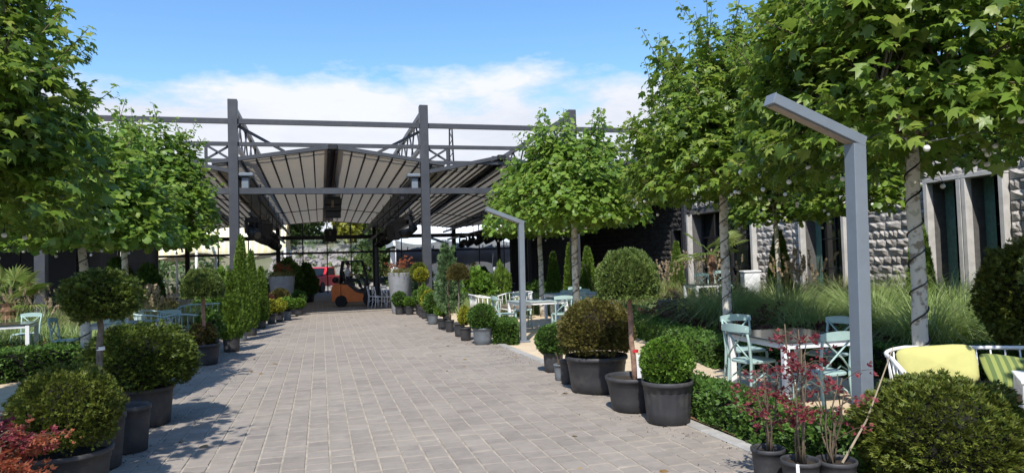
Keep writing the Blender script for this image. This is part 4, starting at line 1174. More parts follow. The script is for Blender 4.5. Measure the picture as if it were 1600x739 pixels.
# tall concrete tubs with red maples ------------------------------------
def maple(parent, base, h, r, n, m, seed, per=34, leaf=.07, stems=5, name='foliage'):
    rs = np.random.RandomState(seed); mb = MB(); P, Y = [], []
    for i in range(stems):
        a = rs.uniform(0, 2*PI); e = Vector(base)+Vector((math.cos(a)*r*rs.uniform(.15, .5), math.sin(a)*r*rs.uniform(.15, .5), h*rs.uniform(.7, 1.0)))
        s = Vector(base)+Vector((rs.uniform(-.04, .04), rs.uniform(-.04, .04), 0))
        pl = [s.lerp(e, k/5)+Vector(rs.uniform(-.02, .02, 3))*(1 if 0 < k < 5 else 0) for k in range(6)]
        mb.tube(pl, [.0058*(1-.7*k/5)+.002 for k in range(6)], 5)
        for j in range(n//stems):
            k = rs.uniform(.3, 1); p = s.lerp(e, k); a2 = rs.uniform(0, 2*PI); L = r*rs.uniform(.25, .8)
            q = p+Vector((math.cos(a2)*L, math.sin(a2)*L, rs.uniform(.0, .25)*L*2))
            mb.tube([p, p.lerp(q, .5)+Vector((0, 0, .03)), q], [.004, .003, .0015], 3, False)
            v = np.sqrt(rs.uniform(.1, 1, per)); pa, qa = np.array(p), np.array(q)
            P.append(pa+(qa-pa)*v[:, None]+rs.normal(size=(per, 3))*.022)
            Y.append(np.tile((qa-pa)/max(L, .05), (per, 1))+.8*rnd_dirs(per, rs)-np.array([0, 0, .3]))
    mb.build('stems', M_TWIG, parent, True)
    P = np.concatenate(P); Y = np.concatenate(Y)
    V, F = scatter(CLUS_V, SPRIG_F, P, Y, np.array([0, 0, 1.])+.8*rnd_dirs(len(P), rs), leaf*rs.uniform(.6, 1.2, len(P)))
    return link(name, np_mesh(name, V, F, m), parent)
def grass_tuft(parent, c, h, r, n, m, seed, name='grass', droop=.5, wd=.012, loc=None):
    rs = np.random.RandomState(seed)
    P = np.array(c)+np.stack([rs.normal(size=n)*r*.4, rs.normal(size=n)*r*.4, np.zeros(n)], 1)
    return blades(name, P, h*rs.uniform(.6, 1.1, n), rs, m, droop, wd, parent, out=np.array(c))
def blades(name, P, H, rs, m, droop, wd, parent=None, out=None, lean=.35):
    n = len(P); k = 5
    a = rs.uniform(0, 2*PI, n); d = np.stack([np.cos(a), np.sin(a), np.zeros(n)], 1)
    if out is not None: d = unit(d*.6 + unit((P-out)*[1, 1, 0]+1e-6))
    sd = np.stack([-d[:, 1], d[:, 0], np.zeros(n)], 1)
    tw = rs.uniform(-.5, .5, n)[:, None]; sd = unit(sd+tw*d)
    V = np.zeros((n, 2*k, 3)); dr = droop*rs.uniform(.4, 1.5, n)
    for j in range(k):
        t = j/(k-1)
        z = H*(t-dr*.45*t**3); xy = H*(lean*t+dr*.8*t*t)*.75
        c = P+d*xy[:, None]; c[:, 2] += z
        ww = wd*(1-.85*t**1.5)
        V[:, 2*j] = c-sd*ww; V[:, 2*j+1] = c+sd*ww
    F = np.array([(2*j, 2*j+1, 2*j+3, 2*j+2) for j in range(k-1)])
    F = F[None]+(np.arange(n)*2*k)[:, None, None]
    return link(name, np_mesh(name, V.reshape(-1, 3), F.reshape(-1, 4), m), parent)
def tub(x, y, label, seed, s=1.0, h=1.42, rt=.45, rb=.31):
    t = thing('planter_tub', label, 'planter', (x, y, 0.004), seed); 
    mb = MB(); mb.lathe([(rb*.96, 0), (rb, .02), (rt-.006, h-.02), (rt, h-.006), (rt-.01, h), (rt-.045, h), (rt-.06, h-.1)], 40)
    mb.build('tub', M_CONC, t, True); soil(t, rt-.05, h-.09)
    maple(t, (0, 0, h-.1), .62, .66, 24, L_ORANGE, seed, 11, .07, 5)
    grass_tuft(t, (0, 0, h-.1), .36, .5, 240, L_GRASSY, seed+1, 'grass')
    return t
tub(2.72, 25.0, 'tall tapered grey concrete tub with a red maple, right side of the path', 31)
tub(-1.47, 28.8, 'tall tapered grey concrete tub with red foliage, left side of the path', 32, h=1.40, rt=.50, rb=.37)

# red saplings -----------------------------------------------------------
def sapling(x, y, rt, h, label, seed, hh, r, n, m, group, per=26, leaf=.05, stems=5):
    t = potted('potted_maple', label, x, y, rt, h, group=group)
    maple(t, (0, 0, h*.85), hh, r, n, m, seed, per, leaf, stems)
    if seed == 42:
        a_ = -t.rotation_euler.z-2.35; MB().bbox((math.cos(a_)*rt*1.03, math.sin(a_)*rt*1.03, h*.70), (.006, .022, .15), .002, Matrix.Rotation(a_, 3, 'Z')).build('tag', M_WHITE, t)
    return t
GM = 'young red maples in black pots at the lower right'
sapling(3.08, 4.42, .115, .27, 'red-leaved maple sapling in a black pot, left of the three front pots', 41, .66, .36, 24, L_RED, GM, 12, .034)
sapling(3.12, 4.12, .125, .26, 'tallest red maple sapling in a black pot with a white tag, middle front pot', 42, .98, .26, 32, L_RED, GM, 13, .034)
t = sapling(3.36, 4.06, .13, .25, 'sparse maple with mostly bare pale twigs, right of the three front pots', 43, .62, .40, 12, L_RED, GM, 7, .034, 6)
a_ = -t.rotation_euler.z; q_ = Matrix.Rotation(a_, 3, 'Z')
MB().tube([q_ @ Vector(p) for p in ((.05, 0, .22), (.24, -.03, .5), (.50, -.02, .98))], [.008, .006, .003], 5).build('twig', mat('pale_twig', (.42, .34, .24), .8, .2, 10), t)
t = thing('barberry', 'pinkish red barberry bush at the lower left corner', 'shrub', (-1.98, 5.12, 0), 0)
link('pot', pot_mesh(.22, .18, .32, M_POT), t); soil(t, .2, .28)
maple(t, (0, 0, .28), .55, .46, 84, L_RED, 51, 22, .036, 7)
maple(t, (.05, -.05, .25), .42, .42, 60, L_ORANGE, 52, 20, .036, 5, name='orange_foliage')
MB().bbox((-.05, -.2, .68), (.07, .006, .04), .002, Matrix.Rotation(.5, 3, 'X')).build('tag', M_WHITE, t)

t = potted('potted_standard_tree', 'ball-headed standard beyond the right edge of the picture, shading the front yew', 4.42, 3.0, .28, .36, group=GR)
trunk(t, (0, 0, .3), (0, 0, 1.3), .036, .03, M_REDBARK); sized(t, F_YEWB(0), (0, 0, 1.5), (.40, .40, .42), L_LIG)
# free-standing clipped yews ------------------------------------------------
t = thing('clipped_yew', 'broad clipped yew dome in the right foreground, half in shade', 'shrub', (4.15, 3.93, -.03), 1.0)
link('pot', pot_mesh(.36, .3, .26, M_POT), t); soil(t, .33, .22)
put_foliage(t, F_YEW(1), (0, 0, .38), (.58, .58, .42), L_YEW, 2.0)
t = thing('clipped_yew', 'large round clipped yew at the right edge behind the white sofa', 'shrub', (7.9, 6.1, ground_z(7.9, 6.1)), 0.3)
trunk(t, (0, 0, 0), (0, 0, .8), .06, .05, M_GREYBARK); put_foliage(t, F_YEWB(1), (0, 0, 1.16), (.64, .64, .64), L_YEW, 0)
# thuja cones in the beds
for i, (px, Y, r, zt_, lab) in enumerate(((863, 23.5, .28, 2.18, 'cone-shaped thuja right of the farthest plane trunk'), (889, 24.3, .25, 2.50, 'slim thuja cone just left of the third plane trunk'), (917, 23.0, .31, 2.30, 'cone-shaped thuja just right of the third plane trunk'),
                              (1056, 21.5, .24, 2.37, 'narrow thuja cone standing before the dark stone wall'), (1216, 14.6, .30, 2.40, 'tall thuja beside the pale jamb behind the slim tree'), (1436, 10.2, .25, 2.35, 'tall thuja close behind the nearest plane trunk'))):
    q = (px-800)/1090; az = math.atan(q)+AZ; x = math.tan(az)*Y; h = zt_-ground_z(x, Y)
    t = thing('thuja', lab, 'shrub', (x, Y, ground_z(x, Y)), i, 'thuja cones in the right beds')
    put_foliage(t, F_CONE(i % 2, round(h/r, 1)), (0, 0, 0), (r, r, r), L_THUJA, i*1.3)

# ================================================================== HEDGES, BEDS, GRASSES
def hedge(label, pts, wd, h, m, seed, dens=950, size=.05, group='low box hedges', kind='clus', name='box_hedge', z=None):
    """a clipped run of hedge along a polyline"""
    rs = np.random.RandomState(seed)
    t = thing(name, label, 'hedge', (pts[0][0], pts[0][1], 0), 0, group)
    P, Nn = [], []; core = MB()
    for (x0, y0), (x1, y1) in zip(pts[:-1], pts[1:]):
        L = math.hypot(x1-x0, y1-y0); d = np.array([(x1-x0)/L, (y1-y0)/L, 0]); s = np.array([-d[1], d[0], 0])
        zb = ground_z((x0+x1)/2, (y0+y1)/2) if z is None else z
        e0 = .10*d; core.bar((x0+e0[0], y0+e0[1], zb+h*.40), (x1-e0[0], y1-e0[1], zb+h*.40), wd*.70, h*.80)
        per = 2*h+wd
        n = int(dens*L*per)
        u = rs.uniform(0, L, n); v = rs.uniform(0, per, n)
        a = np.where(v < h, -wd/2, np.where(v < h+wd, v-h-wd/2, wd/2)); zz = np.where(v < h, v, np.where(v < h+wd, h, per-v))
        nr = np.where((v < h)[:, None], -s, np.where((v < h+wd)[:, None], np.array([0, 0, 1.]), s))
        cr = np.clip((zz/h-.8)/.2, 0, 1)*.06                      # eased shoulders
        q = np.array([x0, y0, zb])+u[:, None]*d+(a-np.sign(a)*cr)[:, None]*s+np.array([0, 0, 1.])*zz[:, None]
        P.append(q); Nn.append(nr)
        n2 = int(dens*1.5*wd*h)
        for uu, sg in ((0, -1), (L, 1)):
            q = np.array([x0, y0, zb])+uu*d+rs.uniform(-wd/2, wd/2, n2)[:, None]*s+np.array([0, 0, 1.])*rs.uniform(0, h, n2)[:, None]
            P.append(q); Nn.append(np.tile(d*sg, (n2, 1)))
    P = np.concatenate(P); Nn = np.concatenate(Nn)
    lm = .035*lump(P, seed, 3.2)+.02*lump(P, seed+3, 9.0)
    P = P+Nn*(lm-.035*rs.uniform(size=len(P))**2)[:, None]
    st = rs.uniform(size=len(P)) < .05; P[st] += np.array([0, 0, 1.])*rs.uniform(0, .05, (st.sum(), 1))
    Y = Nn+.8*rnd_dirs(len(P), rs)+np.array([0, 0, .4])
    V, F = scatter(*KINDS[kind], P-unit(Y)*size*.4, Y, rnd_dirs(len(P), rs)+Nn*.5, size*rs.uniform(.6, 1.3, len(P)))
    P0 = np.array([pts[0][0], pts[0][1], 0])
    o = link('foliage', np_mesh('foliage', V-P0, F, m), t); o['kind'] = 'stuff'
    core.v = [(p[0]-P0[0], p[1]-P0[1], p[2]) for p in core.v]
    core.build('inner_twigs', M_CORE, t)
    return t
hedge('front box hedge behind the ribbed pot, running past the near lamp', [(3.82, 4.2), (3.86, 6.2), (3.84, 7.4)], .46, .42, L_BOXD, 61, 1300, .05)
hedge('short box hedge block beside the grey bucket pot', [(3.62, 13.9), (4.0, 15.2)], .5, .5, L_BOXD, 62, 1200, .055)
hedge('long dark box hedge across the sand behind the standard tree', [(5.95, 9.3), (6.35, 11.4), (6.75, 13.4), (7.0, 15.2)], .6, .42, L_BOXD, 63, 900, .06)
hedge('dark hedge running behind the dining table to the right', [(5.95, 9.3), (7.2, 8.4), (8.4, 7.4), (9.2, 5.0)], .6, .42, L_BOXD, 64, 700, .06)
hedge('box hedge on the left in front of the teal table', [(-4.25, 13.95), (-5.6, 13.0), (-7.4, 11.8), (-9.4, 10.4)], .95, .52, L_BOXD, 65, 800, .06)
hedge('far left box hedge by the metal loveseats', [(-2.55, 15.6), (-2.75, 18.0), (-2.7, 21.0)], .5, .42, L_BOX, 66, 700, .06)
hedge('far green hedge beyond the white sofa on the right', [(6.2, 21.5), (6.2, 24.0), (5.2, 26.5)], .7, .50, L_BOX, 67, 500, .08)
def on_ground(P, dz=0.0):
    P = P.copy()
    P[:, 2] = [ground_z(p[0], p[1])+dz for p in P]
    return P
def bed(name, poly_fn, n, m, size, h, seed, kind='clus'):
    rs = np.random.RandomState(seed)
    P = poly_fn(rs, n); n = len(P)
    hh = rs.uniform(0, 1, n)*h*(.55+.9*(lump(P*[1, 1, 0], seed, 1.3)+.3))
    P = on_ground(P); P[:, 2] += np.abs(hh)
    Y = rnd_dirs(n, rs)*.9+np.array([0, 0, .8])
    V, F = scatter(*KINDS[kind], P, Y, rnd_dirs(n, rs), size*rs.uniform(.6, 1.4, n))
    o = link(name, np_mesh(name, V, F, m)); setp(o, kind='stuff'); return o
def rect(x0, x1, y0, y1, f0=None, f1=None):
    def fn(rs, n):
        y = rs.uniform(y0, y1, n); u = rs.uniform(0, 1, n)
        a = np.array([f0(v) if f0 else x0 for v in y]); b = np.array([f1(v) if f1 else x1 for v in y])
        return np.stack([a+(b-a)*u, y, np.zeros(n)], 1)
    return fn
edge_r = lambda y: 6.4+.09*(y-9) if y > 9 else 6.6
bed('ground_cover', rect(0, 11.4, 9.0, 22.5, lambda y: edge_r(y)+.3), 30000, L_COVER, .085, .34, 71)
bed('ground_cover', rect(8.6, 12.2, 4.0, 9.2), 7000, L_COVER, .085, .3, 72)
bed('barberry_cover', rect(0, 0, 9.2, 15.5, lambda y: edge_r(y)+.35, lambda y: edge_r(y)+1.5), 7000, L_BARB, .06, .62, 73)
bed('barberry_cover', rect(9.4, 10.6, 14.8, 18.5), 3500, L_BARB, .07, .55, 74)
bed('barberry_cover', lambda rs, n: np.stack([rs.uniform(6.4, 9.6, n), np.zeros(n), np.zeros(n)], 1)+np.stack([np.zeros(n), 9.6-.68*(rs.uniform(0, 1, n)*0)+0*rs.uniform(0, 1, n), np.zeros(n)], 1)+np.stack([np.zeros(n), rs.uniform(-1.0, .2, n), np.zeros(n)], 1), 4500, L_BARB, .06, .5, 75)
bed('ground_cover', rect(-10.5, -4.8, 14.6, 24.0), 24000, L_COVER, .085, .34, 76)
bed('barberry_cover', rect(-8.4, -5.2, 14.2, 15.8), 3000, L_BARB, .07, .38, 77)
bed('low_flowers', rect(-8.4, -5.4, 14.6, 16.2), 900, L_YELLOW, .06, .5, 78)
bed('ground_cover', rect(4.6, 7.2, 22.0, 27.5), 7000, L_COVER, .09, .3, 79)
def grass_area(name, cs, n_each, h, m, seed, droop=.6, wd=.008, spread=.45, lean=.35):
    rs = np.random.RandomState(seed); P = []; H = []; O = []
    for (x, y, k) in cs:
        n = int(n_each*k)
        q = np.stack([x+rs.normal(size=n)*spread*.35, y+rs.normal(size=n)*spread*.35, np.zeros(n)], 1)
        P.append(q); H.append(h*k*rs.uniform(.55, 1.1, n)); O.append(np.tile([x, y, 0], (n, 1)))
    P = on_ground(np.concatenate(P), -.02); O = np.concatenate(O)
    o = blades(name, P, np.concatenate(H), rs, m, droop, wd, None, O, lean); setp(o, kind='stuff'); return o
rsg = np.random.RandomState(9)
big = [(x, y, rsg.uniform(.85, 1.15)) for x, y in ((8.2, 10.4), (9.2, 10.0), (8.7, 11.7), (9.9, 11.2), (9.7, 8.8), (10.6, 9.8), (8.9, 8.7), (10.3, 7.7), (11.3, 8.7), (9.4, 12.8), (11.0, 11.2), (8.1, 12.9))]
grass_area('tall_grass', big, 1250, 1.6, L_GRASS, 81, 1.15, .0075, .42, .30)
grass_area('tall_grass', [(8.8, 14.2, .9), (9.9, 13.6, .9), (10.8, 12.6, .8), (10.9, 14.6, .8), (9.4, 15.4, .8), (11.4, 13.4, .8)], 560, 1.35, L_GRASSY, 82, .6, .007, .5)
mid = [(rsg.uniform(7.4, 11.0), rsg.uniform(16.5, 23), rsg.uniform(.7, 1.2)) for _ in range(46)]
grass_area('bed_grass', mid, 190, .62, L_GRASS, 83, .5, .010, .6)
grass_area('bed_grass', [(rsg.uniform(8.6, 11.4), rsg.uniform(18, 23.5), rsg.uniform(.8, 1.2)) for _ in range(26)], 150, .75, L_GRASSY, 84, .4, .009, .5)
grass_area('bed_grass', [(rsg.uniform(4.8, 8.2), rsg.uniform(21.2, 23.2), rsg.uniform(.9, 1.2)) for _ in range(34)], 230, .72, L_GRASS, 90, .35, .011, .6)
grass_area('bed_grass', [(rsg.uniform(4.9, 7.0), rsg.uniform(22.5, 27), rsg.uniform(.8, 1.2)) for _ in range(26)], 220, .6, L_GRASS, 85, .4, .011, .6)
lft = [(rsg.uniform(-9.5, -4.9), rsg.uniform(16.5, 23.2), rsg.uniform(.7, 1.25)) for _ in range(44)]
grass_area('bed_grass', lft, 180, .72, L_GRASS, 86, .45, .010, .5)
grass_area('bed_grass', [(rsg.uniform(-9, -3.4), rsg.uniform(19.5, 23.4), rsg.uniform(.8, 1.2)) for _ in range(22)], 150, .95, L_GRASSY, 87, .35, .010, .45)
def plumes(name, cs, n_each, h, seed):
    rs = np.random.RandomState(seed); P = []; Y = []; st = MB()
    for (x, y) in cs:
        for q in range(n_each):
            a = rs.uniform(0, 6.28); b = Vector((x+rs.normal()*.15, y+rs.normal()*.15, 0)); b.z = ground_z(b.x, b.y); L = h*rs.uniform(.75, 1.15); o_ = rs.uniform(.08, .32)*L
            e = b+Vector((math.cos(a)*o_, math.sin(a)*o_, L)); m_ = b.lerp(e, .55)+Vector((-math.cos(a), -math.sin(a), 0))*o_*.2
            st.tube([b, m_, e], [.003, .0025, .002], 3, False)
            d = np.array((e-m_).normalized()); v = rs.uniform(-.16, .06, 16)
            P.append(np.array(e)+d*v[:, None]+rs.normal(size=(16, 3))*.006); Y.append(np.tile(d, (16, 1))+.35*rnd_dirs(16, rs))
    P = np.concatenate(P); Y = np.concatenate(Y)
    V, F = scatter(SPRIG_V, SPRIG_F, P, Y, rnd_dirs(len(P), rs), .06*rs.uniform(.7, 1.3, len(P)))
    o = link(name, np_mesh(name, V, F, leafmat('plume', [(.42, .33, .20), (.50, .42, .28), (.36, .25, .16)], .3))); setp(o, kind='stuff')
    o = st.build('plume_stalks', L_GRASSY); setp(o, kind='stuff')
rsp2 = np.random.RandomState(8)
plumes('grass_plumes', [(rsp2.uniform(9.2, 11.6), rsp2.uniform(12.4, 15.4)) for _ in range(9)]+[(rsp2.uniform(8.8, 11.6), rsp2.uniform(17.5, 22)) for _ in range(16)], 9, 1.25, 88)
plumes('grass_plumes', [(rsp2.uniform(-9, -3.6), rsp2.uniform(18.5, 23.2)) for _ in range(22)], 9, 1.2, 89)
# shrubs of the far beds
for i, (x, y, r, h, m, lab) in enumerate(((5.45, 25.0, .85, 1.0, L_BOX, 'large bright leafy shrub behind the bronze standard under the right bay'), (6.5, 25.2, .38, 1.1, L_THUJA, 'upright bright shrub before the glazed bays on the right'), (3.9, 27.6, .6, .8, L_JUN, 'feathery green shrub behind the right tub'),
        (-3.35, 24.9, .62, 1.15, L_BOX, 'leafy bright shrub behind the tallest thuja on the left'), (-5.6, 26.6, .8, .6, L_BROWN, 'reddish low shrub in the shade left of the path'), (8.6, 27.2, .8, .6, L_BOXD, 'dark rounded shrub before the far right wall'),
        (-2.7, 30.6, .8, .9, L_BOXD, 'dark leafy shrub behind the left tub'), (-3.6, 24.4, .55, .6, L_BOXD, 'dark green shrub left of the tall thujas'))):
    t = thing('shrub', lab, 'shrub', (x, y, max(0, ground_z(x, y))), i)
    put_foliage(t, F_BUSH(i % 2), (0, 0, h*.62), (r, r, h), m, i)
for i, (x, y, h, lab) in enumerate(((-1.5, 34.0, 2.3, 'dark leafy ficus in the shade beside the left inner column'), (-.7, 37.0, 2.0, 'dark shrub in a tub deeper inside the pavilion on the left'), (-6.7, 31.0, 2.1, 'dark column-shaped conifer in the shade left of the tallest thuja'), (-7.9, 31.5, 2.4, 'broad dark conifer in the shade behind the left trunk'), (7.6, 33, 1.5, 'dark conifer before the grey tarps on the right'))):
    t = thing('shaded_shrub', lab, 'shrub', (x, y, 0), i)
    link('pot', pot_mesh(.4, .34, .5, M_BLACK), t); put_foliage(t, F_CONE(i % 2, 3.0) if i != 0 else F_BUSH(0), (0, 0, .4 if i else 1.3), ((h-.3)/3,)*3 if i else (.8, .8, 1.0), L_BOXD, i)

# palms -------------------------------------------------------------------
def palm(x, y, label, ht, n, rl, seed, z=None, tr=.13):
    rs = np.random.RandomState(seed)
    t = thing('fan_palm', label, 'palm', (x, y, ground_z(x, y) if z is None else z), 0)
    mb = MB(); pts = [(0, 0, -.05+ht*k/9) for k in range(10)]
    mb.tube(pts, [tr*(1.15 if k % 2 else .92) for k in range(10)], 12); mb.build('trunk', M_PALMBARK, t)
    for i in range(n):
        a = 2*PI*i/n*1.618*3 + rs.uniform(-.2, .2); el = rs.uniform(-.15, 1.35); L = rl*rs.uniform(.55, .8)
        d = np.array([math.cos(a)*math.cos(el), math.sin(a)*math.cos(el), math.sin(el)])
        b = np.array([0, 0, ht-.05]); hub = b+d*L+np.array([0, 0, -.06*(1-el)])
        mb = MB(); mb.tube([b, b+(hub-b)*.5+np.array([0, 0, .05]), hub], [.016, .012, .009], 5)
        up = np.array([0, 0, 1.])-d*d[2]; up = up/np.linalg.norm(up); sd = np.cross(d, up)
        m = 22
        for j in range(m):
            ang = (j/(m-1)-.5)*3.9; dl = d*math.cos(ang)+sd*math.sin(ang); Lb = rl*.62*(1-.18*abs(ang)/2)*rs.uniform(.92, 1.05)
            w_ = np.cross(dl, up)*.022; fold = up*.012
            mid = hub+dl*Lb*.55+up*.02; tip = hub+dl*Lb-np.array([0, 0, .14*Lb])
            mb.add([hub, mid-w_+fold, mid-fold, mid+w_+fold, tip], [(0, 1, 2), (0, 2, 3), (1, 4, 2), (2, 4, 3)])
        mb.build('frond', L_PALM, t)
    return t
palm(-7.75, 20.8, 'fan palm with a short trunk at the left edge of the picture', .95, 15, .95, 3, tr=.17)
palm(11.3, 18.6, 'fan palm with a brown trunk before the dark glazed front on the right', 1.45, 11, .95, 4)

# boulders, block, bin -------------------------------------------------------
def boulder(x, y, r, m, label, seed, z=None, nm='boulder'):
    o = MB().ell((0, 0, 0), r, 26, 16, .16, seed).build(nm, m, None, True)
    o.location = (x, y, (ground_z(x, y) if z is None else z)+r[2]*.55); setp(o, label, 'boulder'); return o
boulder(7.75, 16.4, (.42, .36, .24), M_BOULDER, 'smooth dark boulder in the bed behind the long hedge', 3)
boulder(8.15, 13.2, (.28, .28, .24), M_PALEBALL, 'pale rounded stone beside the second plane trunk', 4)
t = thing('slate_block', 'dark upright slate block with a lower block beside it in the bed', 'stone block', (8.0, 15.2, ground_z(8, 15.2)), .2)
MB().bbox((0, 0, .36), (.34, .34, .72), .012).build('tall_block', M_SLATE, t)
MB().bbox((-.27, .0, .16), (.18, .3, .32), .012).build('low_block', M_SLATE, t)
t = thing('storage_bin', 'white lidded storage bin behind the second plane trunk', 'bin', (12.3, 18.15, ground_z(12.3, 18.15)+.05), -.3)
MB().bbox((0, 0, .34), (.46, .46, .68), .02).build('body', M_WHITE, t); MB().bbox((0, 0, .71), (.52, .52, .055), .015).build('lid', M_WHITE, t)
for s in (-1, 1): MB().bbox((s*.243, 0, .58), (.03, .14, .03), .008).build('handle', M_WHITE, t)

# ================================================================== FURNITURE
def chair_proto(m):
    t = thing('cross_back_chair', None, None)
    mb = MB(); vs = []; n = 24                                      # rounded-trapezoid seat
    for z, k in ((.445, .96), (.452, 1.0), (.470, 1.0), (.478, .95)):
        for i in range(n):
            a = 2*PI*i/n; c, s = math.cos(a), math.sin(a)
            x = math.copysign(abs(c)**.5, c)*.205*k*(1+.08*s); y = math.copysign(abs(s)**.5, s)*.205*k
            vs.append((x, y, z))
    fs = [(j*n+i, j*n+(i+1) % n, (j+1)*n+(i+1) % n, (j+1)*n+i) for j in range(3) for i in range(n)] + [tuple(range(n-1, -1, -1)), tuple(range(3*n, 4*n))]
    mb.add(vs, fs); mb.build('seat', m, t)
    for s in (-1, 1):
        MB().tube([(s*.19, .17, .45), (s*.195, .18, .2), (s*.205, .195, 0)], [.017, .015, .013], 8).build('front_leg', m, t, True)
        MB().tube([(s*.20, -.25, 0), (s*.185, -.205, .25), (s*.18, -.19, .46), (s*.185, -.21, .66), (s*.195, -.255, .86)], [.014, .016, .017, .016, .013], 8).build('rear_leg', m, t, True)
        MB().tube([(s*.20, -.19, .24), (s*.19, 0, .34), (s*.195, .175, .24)], .009, 6).build('stretcher', m, t, True)
        MB().tube([(s*.178, -.205, .50), (s*.06, -.232, .62), (-s*.06, -.235+.004*s, .72), (-s*.185, -.243, .83)], .010, 6).build('cross_brace', m, t, True)
    MB().tube([(-.19, .175, .25), (0, .165, .35), (.19, .175, .25)], .009, 6).build('stretcher', m, t, True)
    mb = MB(); k = 10; vs = []
    for q in range(k+1):
        u = q/k*2-1
        for (dy, dz) in ((-.012, -.05), (.012, -.05), (.012, .04), (-.012, .04)):
            vs.append((u*.215, -.245-.035*(1-u*u)+dy, .845+dz*(1-.25*u*u)+.012*(1-u*u)))
    fs = [(q*4+i, q*4+(i+1) % 4, q*4+4+(i+1) % 4, q*4+4+i) for q in range(k) for i in range(4)]+[(3, 2, 1, 0), (4*k, 4*k+1, 4*k+2, 4*k+3)]
    mb.add(vs, fs); mb.build('top_rail', m, t)
    return t
chair_used = {}
def chair(x, y, face, label, m=None, group='teal cross-back chairs'):
    """face: compass angle the sitter looks at, 0 = +Y, clockwise"""
    m = m or M_TEAL
    if m.name not in chair_used: o = chair_used[m.name] = chair_proto(m)
    else: o = copy_tree(chair_used[m.name])
    z = max(ground_z(x, y)+.02, -.012)
    o.location = (x, y, z); o.rotation_euler = (0, 0, -R(face)); setp(o, label, 'chair', group); return o
def table(x, y, sx, sy, label, rz=0.0, top=None, frame=None, h=.75, inset=.0, group='white-legged garden tables'):
    z = max(ground_z(x, y)+.02, -.012)
    t = thing('garden_table', label, 'table', (x, y, z), rz, group); frame = frame or M_WHITE; top = top or M_TABLE
    MB().bbox((0, 0, h-.012), (sx+.02, sy+.02, .022), .004).build('table_top', top, t)
    for s in (-1, 1):
        MB().bbox((0, s*(sy/2-.035-inset), h-.056), (sx-.15, .045, .062), .004).build('apron', frame, t)
        MB().bbox((s*(sx/2-.035-inset), 0, h-.056), (.045, sy-.15, .062), .004).build('apron', frame, t)
        for r_ in (-1, 1): MB().bbox((s*(sx/2-.037-inset), r_*(sy/2-.037-inset), (h-.026)/2), (.072, .072, h-.026), .006).build('leg', frame, t)
    return t
table(5.22, 6.95, .96, 1.2, 'dark-topped white dining table behind the front hedge at right', R(-4))
chair(4.80, 7.1, 82, 'teal chair at the left side of the dark dining table, seen from behind')
chair(5.28, 7.95, 185, 'teal chair at the far side of the dark dining table')
chair(4.90, 6.08, -4, 'teal chair on the near side of the dark dining table, beside the lamp')
chair(5.86, 7.15, 262, 'teal chair at the right side of the dark table, behind the lamp post')
M_TTOP = mat('pale_teal_top', (.42, .50, .50), .35, .1, 5)
table(5.05, 16.2, 1.2, 1.0, 'pale-topped table with teal chairs behind the middle lamp', R(3), M_TTOP)
chair(4.2, 16.15, 84, 'teal chair left of the pale table, just behind the middle lamp')
chair(4.95, 17.2, 186, 'teal chair at the far side of the pale table behind the middle lamp')
chair(5.35, 15.3, 8, 'teal chair on the near side of the pale table, back to the path')
chair(6.0, 16.3, 262, 'teal chair at the right of the pale table, by the third plane trunk')
chair(6.35, 17.6, 200, 'teal chair behind the third plane trunk, left one of a pair')
chair(6.95, 17.9, 185, 'teal chair behind the third plane trunk, right one of a pair')
table(7.0, 18.9, 1.5, .9, 'farther white-framed table behind the third plane trunk', R(5), M_TTOP)
chair(7.45, 19.8, 180, 'farthest teal chair on the far side of the white-framed table')
chair(7.75, 18.2, 300, 'teal chair right of the white-framed table, in front of the standard tree')
table(10.1, 17.2, .7, .7, 'small white table on the terrace beside the slate block', 0)
chair(10.75, 18.3, 215, 'teal chair on the terrace, left one before the palm')
chair(11.25, 17.9, 190, 'teal chair on the terrace, right one before the palm')
# left
table(-6.15, 16.3, 1.0, 1.0, 'dark-topped white table at the left edge behind the hedge', R(10))
chair(-6.1, 17.2, 186, 'teal chair at the far side of the left edge table, left of the palm trunk')
chair(-6.95, 16.9, 150, 'teal chair at the left edge, left side of the dark-topped table')
table(-3.55, 15.0, 1.3, .95, 'pale-topped table behind the left plane trunk and the yew dome', R(4), M_TTOP)
chair(-4.62, 14.95, 92, 'teal chair left of the left plane trunk, facing the pale table')
chair(-3.55, 14.15, 0, 'teal chair behind the thin yew stem, back to the camera')
chair(-3.1, 15.85, 190, 'teal chair on the far side of the left pale table')
# white chairs by the tub
for i, (x, y, a, lab) in enumerate(((2.25, 28.7, 75, 'white cross-back chair left of the pair beside the right tub'), (2.62, 28.5, 60, 'white cross-back chair right of the pair beside the right tub'), (2.1, 29.5, 100, 'white cross-back chair standing behind the pair by the tub'))):
    chair(x, y, a, lab, M_WHITE, 'white chairs by the tub')

